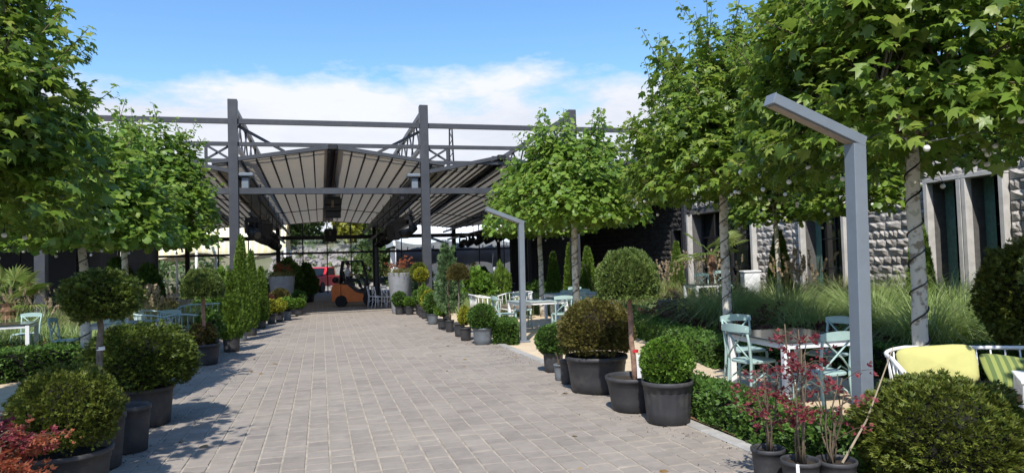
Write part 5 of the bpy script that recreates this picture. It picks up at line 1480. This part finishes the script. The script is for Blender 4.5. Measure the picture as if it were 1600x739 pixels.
def spindle_sofa(x, y, rz, W, D, label, m, seatm, ht=.74, sh=.36, ns=11, group='spindle-backed sofas', gz=None):
    """a low metal sofa: rounded top rail round three sides on slim spindles"""
    z = max(ground_z(x, y)+.02, -.012) if gz is None else gz
    t = thing('garden_sofa', label, 'sofa', (x, y, z), rz, group)
    MB().bbox((0, 0, sh-.03), (W-.06, D-.06, .10), .02).build('seat', seatm, t)
    MB().bbox((0, 0, sh-.10), (W-.02, D-.02, .035), .01).build('seat_frame', m, t)
    for s in (-1, 1):
        for q in (-1, 1): MB().tube([(s*(W/2-.06), q*(D/2-.06), sh-.1), (s*(W/2-.04), q*(D/2-.04), 0)], .018, 8).build('leg', m, t, True)
    path = []
    r = .22
    path += [(-W/2-.03, -D/2, ht-.14), (-W/2-.04, 0, ht-.06)]
    for k in range(6):
        a = PI+PI/2*(k/5) if 0 else PI-PI/2*k/5
        path.append((-W/2-.04+r+r*math.cos(a), D/2+.06-r+r*math.sin(a), ht-.05+.05*k/5))
    right = [(-p[0], p[1], p[2]) for p in path[::-1]]
    rail = path+[(0, D/2+.06, ht)]+right
    MB().tube(rail, .021, 8).build('top_rail', m, t, True)
    # spindles along the rail
    rp = [Vector(p) for p in rail]; seg = [(rp[i+1]-rp[i]).length for i in range(len(rp)-1)]; tot = sum(seg)
    for k in range(ns*2+1):
        d = tot*(k+.3)/(ns*2+1.2); i = 0
        while i < len(seg)-1 and d > seg[i]: d -= seg[i]; i += 1
        p = rp[i].lerp(rp[i+1], min(1, d/seg[i]))
        b = Vector((max(-W/2+.02, min(W/2-.02, p.x)), max(-D/2+.02, min(D/2-.02, p.y)), sh-.09))
        MB().tube([p, b], .0085, 6).build('spindle', m, t, True)
    return t
def cushion(x, y, z, sx, sy, sz, label, m, rx=0, ry=0, rz=0, group=None):
    mb = MB(); n, k = 18, 8; vs = []
    for j in range(k+1):
        ph = -PI/2+PI*j/k
        for i in range(n):
            a = 2*PI*i/n; c, s = math.cos(a), math.sin(a)
            ex = math.copysign(abs(c)**.38, c)*max(1e-9, math.cos(ph))**.35; ey = math.copysign(abs(s)**.38, s)*max(1e-9, math.cos(ph))**.35
            pz = math.sin(ph)*(1-.55*max(abs(ex), abs(ey))**4)
            vs.append((ex*sx/2*(1+.03*math.sin(3*a)), ey*sy/2, pz*sz/2))
    fs = [(j*n+i, j*n+(i+1) % n, (j+1)*n+(i+1) % n, (j+1)*n+i) for j in range(k) for i in range(n)]
    mb.add(vs, fs); o = mb.build('cushion', m, None, True); o.location = (x, y, z); o.rotation_euler = (rx, ry, rz)
    setp(o, label, 'cushion', group); return o
sz_ = .0
SX, SY, SR = 6.12, 5.16, R(-30)
spindle_sofa(SX, SY, SR, 1.72, .72, 'white spindle sofa at the right edge with yellow and striped cushions', M_WHITE, M_TAN, .67, .34, 12, gz=sz_)
def on_sofa(u, v, z): return (SX+u*math.cos(SR)-v*math.sin(SR), SY+u*math.sin(SR)+v*math.cos(SR), z)
p = on_sofa(-.46, .16, .53); cushion(p[0], p[1], p[2], .70, .40, .16, 'plain yellow cushion leaning at the left end of the white sofa', M_YCUSH, R(68), R(-4), SR)
p = on_sofa(.20, .12, .47); cushion(p[0], p[1], p[2], .58, .46, .13, 'green striped cushion leaning in the middle of the white sofa', M_STRIPE, R(34), R(8), SR)
p = on_sofa(.66, .0, .43); cushion(p[0], p[1], p[2], .5, .5, .15, 'green striped cushion lying flat at the right end of the white sofa', M_STRIPE, R(12), 0, SR)
table(6.02, 4.50, .62, .62, 'small white side table in front of the white sofa', R(45), M_WHITE, M_WHITE, .56, group='white side tables')
spindle_sofa(4.55, 19.6, R(88), 1.4, .66, 'white spindle sofa behind the grey bucket pot with olive cushions', M_WHITE, M_TAN, .78, .36, 10)
spindle_sofa(5.7, 20.6, R(-86), 1.3, .66, 'second white spindle sofa facing the first, before the green hedge', M_WHITE, M_TAN, .78, .36, 10)
M_OLIVE = mat('olive_cushion', (.33, .34, .16), .9, .1, 6)
cushion(4.42, 19.3, .56, .50, .42, .15, 'olive cushion on the white sofa, nearer one', M_OLIVE, R(75), 0, R(88)); cushion(4.42, 19.95, .56, .50, .42, .15, 'olive cushion on the white sofa, farther one', M_OLIVE, R(75), 0, R(88))
cushion(5.85, 20.6, .56, .9, .42, .15, 'long olive cushion on the second white sofa', M_OLIVE, R(75), 0, R(-86))
M_TEALP = mat('pale_teal_metal', (.44, .56, .53), .45, .08, 6)
spindle_sofa(-3.75, 18.3, R(94), 1.7, .7, 'pale teal spindle sofa behind the biggest left yew, left one', M_TEALP, M_TABLE, .78, .36, 9)
spindle_sofa(-2.95, 20.1, R(0), 1.3, .66, 'pale teal spindle sofa seen end on left of the red-trunked standard', M_TEALP, M_TABLE, .80, .36, 9)
spindle_sofa(-3.05, 17.2, R(186), .62, .6, 'small pale teal spindle armchair just left of the red-trunked standard', M_TEALP, M_TABLE, .74, .36, 7)
# dark tables standing in the shade of the pavilion
for i, (x, y) in enumerate(((5.3, 31.0), (6.6, 31.6), (7.9, 31.2), (-5.2, 29.2), (-6.6, 29.0), (-4.2, 33.0))):
    table(x, y, 1.3, .8, ['grey table under the right bay, nearest the path', 'grey table under the right bay, middle of three', 'grey table under the right bay, nearest the dark wall', 'dark table under the left bay behind the red-trunked standard', 'dark table under the left bay nearest the palm', 'dark table deep under the left bay'][i], R(4*i), M_CONC if i < 3 else M_TABLE, M_STEEL, group='tables under the pavilion')

# ================================================================== FORKLIFT and driver (faces +X)
FK = thing('forklift', 'orange and black forklift crossing the far end of the path with a driver', 'forklift', (1.42, 31.2, -.012), R(-6)); FK.scale = (.93,)*3
def prism(name, prof, y0, y1, m, parent, bev=.02):
    mb = MB(); n = len(prof); c = np.mean(np.array(prof), 0)
    ins = [(p[0]+(c[0]-p[0])*bev, p[1]+(c[1]-p[1])*bev) for p in prof]
    rows = [(ins, y0), (prof, y0+.03), (prof, y1-.03), (ins, y1)]
    vs = [(p[0], y, p[1]) for pr, y in rows for p in pr]
    fs = [(j*n+i, (j+1)*n+i, (j+1)*n+(i+1) % n, j*n+(i+1) % n) for j in range(3) for i in range(n)]+[tuple(range(n)), tuple(range(4*n-1, 3*n-1, -1))]
    mb.add(vs, fs); return mb.build(name, m, parent)
prism('counterweight', [(-1.0, .28), (-.62, .25), (-.60, 1.06), (-.80, 1.08), (-.96, 1.02), (-1.04, .80)], -.52, .52, M_ORANGE, FK)
prism('body', [(-.595, .22), (.60, .22), (.62, .56), (.30, .60), (.05, .68), (-.30, 1.02), (-.595, 1.04)], -.50, .50, M_ORANGE, FK)
prism('floor_panel', [(-.28, .97), (.05, .70), (.30, .62), (.62, .58), (.66, .66), (.34, .72), (.06, .86), (-.2, 1.06)], -.515, .515, M_BLACK, FK)
prism('dashboard', [(.42, .66), (.66, .66), (.66, 1.10), (.56, 1.22), (.46, 1.16)], -.44, .44, M_BLACK, FK)
prism('seat_base', [(-.52, 1.03), (0, .9), (.02, 1.08), (-.52, 1.12)], -.3, .3, M_BLACK, FK)
MB().bbox((-.24, 0, 1.15), (.48, .5, .10), .03).build('seat', M_BLACK, FK)
MB().bbox((-.50, 0, 1.40), (.12, .48, .5), .04, Matrix.Rotation(-.18, 3, 'Y')).build('seat_back', M_BLACK, FK)
for s in (-1, 1):
    g = MB().tube([(-.62, s*.46, 1.04), (-.60, s*.46, 1.6), (-.52, s*.46, 2.06)], .045, 8).build('guard_post', M_BLACK, FK, True)
    MB().tube([(.62, s*.46, .7), (.60, s*.46, 1.2), (.36, s*.46, 2.08)], .04, 8).build('guard_post', M_BLACK, FK, True)
    MB().bar((-.56, s*.46, 2.09), (.42, s*.46, 2.10), .09, .07, bev=.02).build('guard_rail', M_BLACK, FK)
for k in range(7): MB().bar((-.5+.14*k, -.42, 2.09), (-.5+.14*k, .42, 2.09), .035, .04).build('guard_bar', M_BLACK, FK)
def wheel(x, y, r, wdt, hubm):
    wl_ = MB().lathe([(r*.55, -wdt/2), (r*.93, -wdt/2), (r, -wdt*.35), (r, wdt*.35), (r*.93, wdt/2), (r*.55, wdt/2)], 24).build('wheel', M_RUBBER, FK, False, (x, y, r), (PI/2, 0, 0))
    MB().lathe([(r*.2, -wdt*.42), (r*.54, -wdt*.36), (r*.54, wdt*.36), (r*.2, wdt*.42)], 16).build('rim', hubm, wl_)
for s in (-1, 1): wheel(.72, s*.46, .33, .26, M_STEEL); wheel(-.60, s*.44, .27, .2, M_STEEL)
prism('fender', [(.42, .5), (.44, .66), (.58, .74), (.86, .74), (1.0, .6), (1.02, .5), (.96, .5), (.86, .66), (.58, .67), (.48, .5)], -.60, .60, M_BLACK, FK)
for s in (-1, 1):
    MB().bbox((1.02, s*.32, 1.42), (.12, .09, 2.6), .01).build('mast_rail', M_STEELD, FK)
    MB().bbox((1.09, s*.22, 1.46), (.09, .07, 2.5), .01).build('mast_rail', M_STEELD, FK)
    MB().tube([(1.02, s*.14, .2), (1.02, s*.14, 2.4)], .045, 10).build('lift_cylinder', M_CHROME, FK, True)
    MB().bbox((1.72, s*.24, .10), (1.05, .12, .04), .008).build('fork', M_STEELD, FK)
    MB().bbox((1.20, s*.24, .40), (.05, .12, .62), .008).build('fork_shank', M_STEELD, FK)
for z in (.12, 1.0, 1.9, 2.68): MB().bbox((1.02, 0, z), (.10, .62, .11), .01).build('mast_crossbar', M_STEELD, FK)
for z in (.30, .68): MB().bbox((1.155, 0, z), (.05, .95, .10), .01).build('carriage', M_STEELD, FK)
MB().bbox((1.15, 0, 1.05), (.04, .9, .65), .01).build('load_backrest', M_STEELD, FK)
MB().lathe([(.03, -.38), (.13, -.34), (.145, -.28), (.145, .28), (.13, .34), (.03, .38)], 16).build('gas_cylinder', M_BLACK, FK, True, (-.86, 0, 1.24), (PI/2, 0, 0))
st = MB(); n = 18
st.tube([(.17*math.cos(2*PI*k/n), .17*math.sin(2*PI*k/n), 0) for k in range(n+1)], .016, 6, False); st.bar((-.16, 0, 0), (.16, 0, 0), .03, .02)
st.build('steering_wheel', M_BLACK, FK, True, (.36, 0, 1.36), (0, R(-32), 0))
MB().tube([(.36, 0, 1.35), (.50, 0, 1.12)], .025, 6).build('steering_column', M_BLACK, FK, True)
for s in (-1, 1): MB().lathe([(.03, 0), (.07, .01), (.075, .06), (.06, .07)], 14).build('headlight', M_WHITE, FK, True, (.62, s*.40, 1.75), (0, PI/2, 0))

def skin_body(name, chains, m, parent, root=0, sub=2):
    """one continuous surface grown along connected joints; chains: dict id -> (pos, radius), edges list"""
    pts, edges = chains; ids = list(pts); ix = {k: i for i, k in enumerate(ids)}
    me = bpy.data.meshes.new(name); me.from_pydata([pts[k][0] for k in ids], [(ix[a], ix[b]) for a, b in edges], [])
    o = bpy.data.objects.new(name, me); COL.objects.link(o); o.parent = parent
    md = o.modifiers.new('skin', 'SKIN'); md.use_smooth_shade = True
    sv = me.skin_vertices[0].data
    for i, k in enumerate(ids):
        r = pts[k][1]; sv[i].radius = (r, r) if not isinstance(r, tuple) else r
        sv[i].use_root = (i == root)
    ms = o.modifiers.new('sub', 'SUBSURF'); ms.levels = sub; ms.render_levels = sub
    me.materials.append(m)
    return o
PR = thing('person', 'seated forklift driver in a white shirt with hands on the steering wheel', 'person', (0, 0, 0)); PR.matrix_world = FK.matrix_basis.copy()
PR.scale = (.93,)*3; PR.location = FK.location; PR.rotation_euler = FK.rotation_euler
J = {'pelvis': ((-.30, 0, 1.28), (.13, .16)), 'belly': ((-.32, 0, 1.42), (.12, .155)), 'chest': ((-.33, 0, 1.60), (.12, .17)), 'neck0': ((-.31, 0, 1.76), .06), 'neck': ((-.295, 0, 1.82), .05), 'head0': ((-.275, 0, 1.88), .075), 'head': ((-.27, 0, 1.95), .088), 'crown': ((-.285, 0, 2.01), .065)}
E_ = [('pelvis', 'belly'), ('belly', 'chest'), ('chest', 'neck0'), ('neck0', 'neck'), ('neck', 'head0'), ('head0', 'head'), ('head', 'crown')]
for s, nm in ((-1, 'r'), (1, 'l')):
    J[nm+'sh'] = ((-.33, s*.19, 1.70), .058); J[nm+'el'] = ((-.13, s*.25, 1.46), .043); J[nm+'wr'] = ((.12, s*.18, 1.44), .029); J[nm+'pa'] = ((.20, s*.165, 1.435), .026)
    J[nm+'hip'] = ((-.26, s*.10, 1.24), .088); J[nm+'kn'] = ((.16, s*.15, 1.20), .062); J[nm+'an'] = ((.30, s*.15, .84), .042); J[nm+'to'] = ((.44, s*.15, .78), .04)
    E_ += [('chest', nm+'sh'), (nm+'sh', nm+'el'), (nm+'el', nm+'wr'), (nm+'wr', nm+'pa'), ('pelvis', nm+'hip'), (nm+'hip', nm+'kn'), (nm+'kn', nm+'an'), (nm+'an', nm+'to')]
    for f in range(5):
        dy = (f-1.5)*.013*-s if f < 4 else s*-.03
        J[nm+'f%d' % f] = ((.235 if f < 4 else .215, s*.165+dy, 1.445 if f < 4 else 1.45), .0085); J[nm+'g%d' % f] = ((.258 if f < 4 else .235, s*.165+dy*1.1, 1.425-.002*f), .0075)
        E_ += [(nm+'pa', nm+'f%d' % f), (nm+'f%d' % f, nm+'g%d' % f)]
skin_body('body', (J, E_), M_SKIN, PR)
S = {k: (J[k][0], tuple(v+.022 for v in J[k][1]) if isinstance(J[k][1], tuple) else J[k][1]+.02) for k in ('pelvis', 'belly', 'chest', 'rsh', 'lsh')}
for nm, s in (('r', -1), ('l', 1)):
    a, b = Vector(J[nm+'sh'][0]), Vector(J[nm+'el'][0]); S[nm+'sl'] = (tuple(a.lerp(b, .75)), .062)
S['collar'] = ((-.315, 0, 1.755), .075)
skin_body('shirt', (S, [('pelvis', 'belly'), ('belly', 'chest'), ('chest', 'collar'), ('chest', 'rsh'), ('chest', 'lsh'), ('rsh', 'rsl'), ('lsh', 'lsl')]), M_SHIRT, PR)
S = {'pelvis': ((-.30, 0, 1.25), (.15, .17))}; ee = []
for nm in 'rl':
    for k, rr in (('hip', .105), ('kn', .078), ('an', .062)): S[nm+k] = (J[nm+k][0], rr)
    ee += [('pelvis', nm+'hip'), (nm+'hip', nm+'kn'), (nm+'kn', nm+'an')]
skin_body('trousers', (S, ee), M_TROUSER, PR)
for s in (-1, 1):
    MB().ell((.39, s*.15, .785), (.15, .055, .055), 12, 8).build('shoe', M_BLACK, PR, True)
    MB().ell((-.283, s*.088, 1.935), (.02, .012, .03), 8, 6).build('ear', M_SKIN, PR, True)
    MB().ell((-.188, s*.033, 1.955), (.010, .014, .009), 8, 6).build('eye', M_HAIR, PR, True)
MB().ell((-.172, 0, 1.925), (.018, .014, .026), 8, 6).build('nose', M_SKIN, PR, True)
MB().ell((-.188, 0, 1.885), (.010, .026, .007), 8, 6).build('mouth', M_REDBARK, PR, True)
MB().ell((-.30, 0, 1.985), (.105, .10, .085), 16, 10, .1, 3).build('hair', M_HAIR, PR, True)

# ================================================================== RED TRUCK beyond the pavilion (faces the camera, turned left)
TK = thing('parked_truck', 'red truck parked in the sunny yard beyond the glazed back wall', 'truck', (-.15, 51.5, -.012), R(-25))
def tprism(name, prof, x0, x1, m, parent):
    mb = MB(); n = len(prof); rows = [(x0, .94), (x0+.06, 1), (x1-.06, 1), (x1, .94)]
    c = np.mean(np.array(prof), 0)
    vs = [(x, c[0]+(p[0]-c[0])*k, c[1]+(p[1]-c[1])*k) for x, k in rows for p in prof]
    fs = [(j*n+i, (j+1)*n+i, (j+1)*n+(i+1) % n, j*n+(i+1) % n) for j in range(3) for i in range(n)]+[tuple(range(n)), tuple(range(4*n-1, 3*n-1, -1))]
    mb.add(vs, fs); return mb.build(name, m, parent)
tprism('body', [(-1.9, .45), (-1.95, .80), (-1.85, 1.02), (-.7, 1.15), (2.2, 1.15), (2.2, .45)], -.88, .88, M_RED, TK)
tprism('cab', [(-.75, 1.13), (-.15, 1.72), (.10, 1.78), (1.0, 1.76), (1.15, 1.13)], -.78, .78, M_RED, TK)
mb = MB(); mb.add([(-.66, -.72, 1.17), (.66, -.72, 1.17), (.58, -.22, 1.68), (-.58, -.22, 1.68)], [(0, 1, 2, 3)]); mb.v = [(p[0], p[1]-.03, p[2]+.02) for p in mb.v]; mb.build('windscreen', M_DGLASS, TK)
for s in (-1, 1):
    mb = MB(); mb.add([(s*.79, -.45, 1.2), (s*.79, .95, 1.2), (s*.79, .85, 1.66), (s*.79, -.08, 1.66)], [(0, 1, 2, 3)]); mb.build('side_window', M_DGLASS, TK)
    MB().ell((s*.62, -1.86, .86), (.17, .07, .11), 14, 8).build('headlight', M_WHITE, TK, True)
    MB().ell((s*.95, -.55, 1.28), (.06, .05, .10), 10, 6).build('mirror', M_BLACK, TK, True)
    for y in (-1.25, 1.4):
        wl_ = MB().lathe([(.2, -.11), (.36, -.11), (.38, -.07), (.38, .07), (.36, .11), (.2, .11)], 20).build('wheel', M_RUBBER, TK, False, (s*.80, y, .38), (0, PI/2, 0))
        MB().lathe([(.06, -.1), (.21, -.09), (.21, .09), (.06, .1)], 14).build('rim', M_CHROME, wl_)
MB().bbox((0, -1.93, .56), (1.7, .14, .2), .03).build('bumper', M_WHITE, TK)
MB().bbox((0, -1.93, .86), (.78, .06, .18), .01).build('grille', M_BLACK, TK)

# ================================================================== MARQUEES beyond
mq = thing('striped_marquee', 'cream and white striped marquee tent beyond the left bays', 'marquee', (-10.8, 55.0, 0))
mb = MB(); k = 24; vs = []; fs = []
W_, D_ = 17.0, 9.0
prof = [(-D_/2, 2.75), (-D_/2, 3.25), (-D_*.3, 4.5), (0, 5.3), (D_*.3, 4.5), (D_/2, 3.25), (D_/2, 2.75)]
for i in range(k+1):
    x = -W_/2+W_*i/k; sc_ = .22*math.cos(i/k*2*PI*3)
    for j, (y, z) in enumerate(prof): vs.append((x, y, z+(sc_ if j in (0, 6) else 0)+(-.22*abs(math.sin(i/k*PI*3)) if 2 <= j <= 4 else 0)))
n = len(prof)
for i in range(k):
    for j in range(n-1): fs.append((i*n+j, (i+1)*n+j, (i+1)*n+j+1, i*n+j+1))
mb.add(vs, fs); mb.build('canopy', M_MARQ, mq, True)
for i in range(7):
    for y in (-D_/2+.05, D_/2-.05): MB().tube([(-W_/2+.05+(W_-.1)*i/6, y, 0), (-W_/2+.05+(W_-.1)*i/6, y, 3.2)], .09, 8).build('post', M_WHITE, mq, True)
wm = thing('white_marquee', 'long white marquee with a pale wall behind the right bays', 'marquee', (15.5, 57.5, 0))
MB().bbox((0, 2.5, 1.6), (19.5, .25, 3.2), .02).build('wall', M_WHITE, wm)
mb = MB(); vs = []; prof = [(-3, 3.25), (2, 5.3), (7, 3.25)]
for x in (-10, 10):
    for y, z in prof: vs.append((x, y, z))
mb.add(vs, [(0, 3, 4, 1), (1, 4, 5, 2), (0, 1, 2), (5, 4, 3)]); mb.build('roof', M_WHITE, wm)
for i in range(6): MB().tube([(-9.8+3.9*i, -2.8, 0), (-9.8+3.9*i, -2.8, 3.3)], .08, 8).build('post', M_WHITE, wm, True)
tp = thing('hanging_tarp', 'sagging grey tarpaulin hung between the dark columns of the right bays', 'tarpaulin', (9.3, 49.5, 0))
for i in range(4):
    mb = MB(); nu, nv = 10, 6; vs = []; fs = []
    for a in range(nu+1):
        for b in range(nv+1):
            u, v = a/nu, b/nv
            vs.append((-4.2+3.5*i+3.46*u, -.35*math.sin(PI*v)+.12*math.sin(u*9+i), 3.50-.34*math.sin(PI*u)*(1-v)-(1.9+.25*math.sin(u*5+i))*v))
    for a in range(nu):
        for b in range(nv): fs.append((a*(nv+1)+b, (a+1)*(nv+1)+b, (a+1)*(nv+1)+b+1, a*(nv+1)+b+1))
    mb.add(vs, fs); mb.build('tarp_panel', M_TARP, tp, True)

# ================================================================== ROCKY HILL behind
def hill_z(x, y):
    t = sstep(58, 82, y); s = sstep(100, 150, y)
    return -.4 + 5.6*t*(.85+.25*noise.noise(Vector((x*.06, y*.05, 3)))) + 2.6*s + .35*noise.noise(Vector((x*.35, y*.35, 1)))*t + (2.2*sstep(4, -26, x))*t
hx = np.arange(-75, 90.1, 2.0); hy = np.arange(57, 190, 2.0); nx = len(hx)
V = [(x, y, hill_z(x, y)) for y in hy for x in hx]
F = [(j*nx+i, j*nx+i+1, (j+1)*nx+i+1, (j+1)*nx+i) for j in range(len(hy)-1) for i in range(nx-1)]
o = link('hill', np_mesh('hill', V, np.array(F), M_HILL, smooth=True)); setp(o, kind='structure')
rs = np.random.RandomState(77); vv, ff = [], []
base = MB().ell((0, 0, 0), (1, 1, 1), 7, 5, .35, 2)
bases = []
for q in range(5): b = MB(); b.ell((0, 0, 0), (1, 1, 1), 7, 5, .5, q+2); bases.append(b)
for i in range(1100):
    x = rs.uniform(-4.5, 5.5); y = 58+19*rs.uniform()**.8; s = rs.uniform(.10, .36)*(1.4 if i % 9 == 0 else 1); b = bases[i % 5]; a = rs.uniform(0, 6.28); c_, s_ = math.cos(a), math.sin(a)
    z = hill_z(x, y)+s*.25; k = len(vv); sx, sy, sz2 = rs.uniform(.7, 1.3, 3)
    for p in b.v:
        u, v, w_ = p[0]*s*sx, p[1]*s*sy, p[2]*s*sz2*.8; vv.append((x+u*c_-v*s_, y+u*s_+v*c_, z+w_))
    for f in b.f: ff.append(tuple(q+k for q in f))
o = link('hill_rocks', np_mesh('hill_rocks', vv, np.array(ff), M_ROCK, smooth=False)); setp(o, kind='stuff')
# trees on the hill
def hill_tree(x, y, h, r, m, label, seed, n=1500, leaf=.42):
    rs = np.random.RandomState(seed)
    t = thing('hill_tree', label, 'tree', (x, y, hill_z(x, y)-.1), 0, 'trees on the hill behind')
    trunk(t, (0, 0, 0), (rs.uniform(-.2, .2), 0, h*.62), .16, .07, M_GREYBARK, .06)
    P, Y = [], []
    for q in range(11):
        a = rs.uniform(0, 6.28); u = rs.uniform(.1, .75); cc = np.array([math.cos(a)*u*r, math.sin(a)*u*r, h*rs.uniform(.35, .85)]); cr = r*rs.uniform(.35, .55)
        d = rnd_dirs(n//11, rs); P.append(cc+d*cr*np.array([1, 1, .85])*rs.uniform(.6, 1.05, (len(d), 1))); Y.append(d+.8*rnd_dirs(len(d), rs))
    P = np.concatenate(P); Y = np.concatenate(Y)
    V, F = scatter(CLUS_V, SPRIG_F, P, Y, rnd_dirs(len(P), rs), leaf*rs.uniform(.6, 1.3, len(P)))
    o = link('crown', np_mesh('crown', V, F, m), t); o['kind'] = 'stuff'
    return t
for i, (x, y, h, r, m, lab) in enumerate(((-9.5, 73, 5.2, 2.9, L_HILL, 'dark bushy hill tree leftmost in the opening of the middle bay'), (-5.5, 75, 4.6, 2.7, L_HILL, 'round hill tree above the rocks left of the ridge line'), (-1.6, 80, 4.4, 2.5, L_HILL, 'hill tree above the rocks straight behind the hanging speaker'),
        (2.6, 78, 3.6, 2.0, L_HILLY, 'yellow-green hill tree right of the hanging speaker'), (6.2, 80, 5.2, 2.4, L_HILL, 'upright hill tree right of the yellow one'), (4.3, 63, 4.2, 1.9, L_HILL, 'leafy tree before the rocks behind the forklift mast'),
        (10.5, 70, 6.0, 2.8, L_HILL, 'tall hill tree behind the right inner column'), (15.2, 74, 6.4, 3.0, L_HILLY, 'pale hill tree right of the front right column'), (7.6, 61, 4.5, 1.9, L_HILL, 'leafy tree in the yard beyond the right tub'),
        (-14.0, 76, 5.4, 3.0, L_HILL, 'hill tree above the striped marquee'), (-20, 78, 6.0, 3.4, L_HILL, 'hill tree far left above the striped marquee'), (12.4, 60.5, 4.2, 1.6, L_HILLY, 'thin pale tree in the yard left of the white marquee'))):
    hill_tree(x, y, h, r, m, lab, 300+i)
rs = np.random.RandomState(91); n = 34000
x = rs.uniform(-70, 85, n); y = np.where(rs.uniform(size=n) < .35, rs.uniform(59, 76, n), rs.uniform(74, 175, n)); inr = (y < 77) & (x > -4) & (x < 5) & (rs.uniform(size=n) < .85); k = np.array([noise.noise(Vector((a*.12, b*.12, 5))) for a, b in zip(x, y)])
ok = (k > -.12) & ~inr; x, y, k = x[ok], y[ok], k[ok]
P = np.stack([x, y, np.array([hill_z(a, b) for a, b in zip(x, y)])+rs.uniform(0, 1, len(x))*(1.0+2.0*np.clip(k+.12, 0, 1))], 1)
V, F = scatter(CLUS_V, SPRIG_F, P, rnd_dirs(len(P), rs)+np.array([0, 0, .5]), rnd_dirs(len(P), rs), np.where(P[:, 1] < 76, .42, .75)*rs.uniform(.6, 1.4, len(P)))
o = link('hill_scrub', np_mesh('hill_scrub', V, F, L_HILL)); setp(o, kind='stuff')
# lattice radio mast seen over the roofs
lm = thing('radio_mast', 'thin lattice radio mast rising behind the roof right of the right column', 'mast', (20.6, 110, 5))
E0 = 1.0
for sx in (-1, 1):
    for sy in (-1, 1): MB().tube([(sx*E0*.6, sy*E0*.6, 0), (sx*.2, sy*.2, 19)], .08, 4).build('mast_leg', M_STEELD, lm)
mb = MB()
for i in range(18):
    a = .6*E0-(.4)*i/18; b = .6*E0-(.4)*(i+1)/18; z0, z1 = 19*i/18, 19*(i+1)/18; s = 1 if i % 2 else -1
    mb.bar((-s*a, -a, z0), (s*b, -b, z1), .07); mb.bar((-s*a, a, z0), (s*b, b, z1), .07)
o = mb.build('lattice', M_STEELD, lm); o['kind'] = 'stuff'

# mulch edging under the front hedge and a few fallen leaves on the paving
mb = MB(); vs = []; fs = []
for j in range(30):
    y = 2.2+j*.22
    for i in range(5): vs.append((3.62+i*.06+(.02*noise.noise(Vector((y*3, i, 0)))), y, .012+.03*abs(noise.noise(Vector((i*2.1, y*4, 2))))))
for j in range(29):
    for i in range(4): fs.append((j*5+i, j*5+i+1, j*5+i+6, j*5+i+5))
mb.add(vs, fs); o = mb.build('mulch_strip', mat('wood_mulch', (.26, .15, .08), .95, .5, 30, .6, 60), None, True); setp(o, kind='structure')
rs = np.random.RandomState(15); n = 2600
x = np.where(rs.uniform(size=n) < .5, 3.30+rs.normal(size=n)*.22, -1.85+rs.normal(size=n)*.28); y = rs.uniform(4.3, 16, n)
P = np.stack([np.clip(x, -2.5, 3.44), y, np.full(n, .003)], 1); kk = np.array([noise.noise(Vector((a*1.5, b*1.1, 4))) for a, b in zip(x, y)]); P = P[kk > .0]
V, F = scatter([(0, 0, 0), (.5, .1, 0), (.1, .6, .1), (.25, .25, .5)], [(0, 2, 1), (0, 1, 3), (1, 2, 3), (2, 0, 3)], P, rnd_dirs(len(P), rs)*[1, 1, 0]+[0, 0, .01], np.tile([0, 0, 1.], (len(P), 1)), rs.uniform(.006, .024, len(P)))
o = link('spilled_soil', np_mesh('spilled_soil', V, F, M_SOIL)); setp(o, kind='stuff')
rs = np.random.RandomState(14); n = 36
P = np.stack([rs.choice([-1, 1], n)*rs.uniform(.2, 1, n)**.6*2.9+.45, rs.uniform(3.8, 20, n), np.full(n, .012)], 1)
Y = rnd_dirs(n, rs)*[1, 1, .15]; V, F = scatter(PLANE2_V, PLANE2_F, P, Y, np.array([0, 0, 1.])+.3*rnd_dirs(n, rs), rs.uniform(.03, .085, n))
o = link('fallen_leaves', np_mesh('fallen_leaves', V, F, leafmat('dry_leaf', [(.20, .12, .05), (.30, .20, .08), (.14, .09, .04)], .1))); setp(o, kind='stuff')
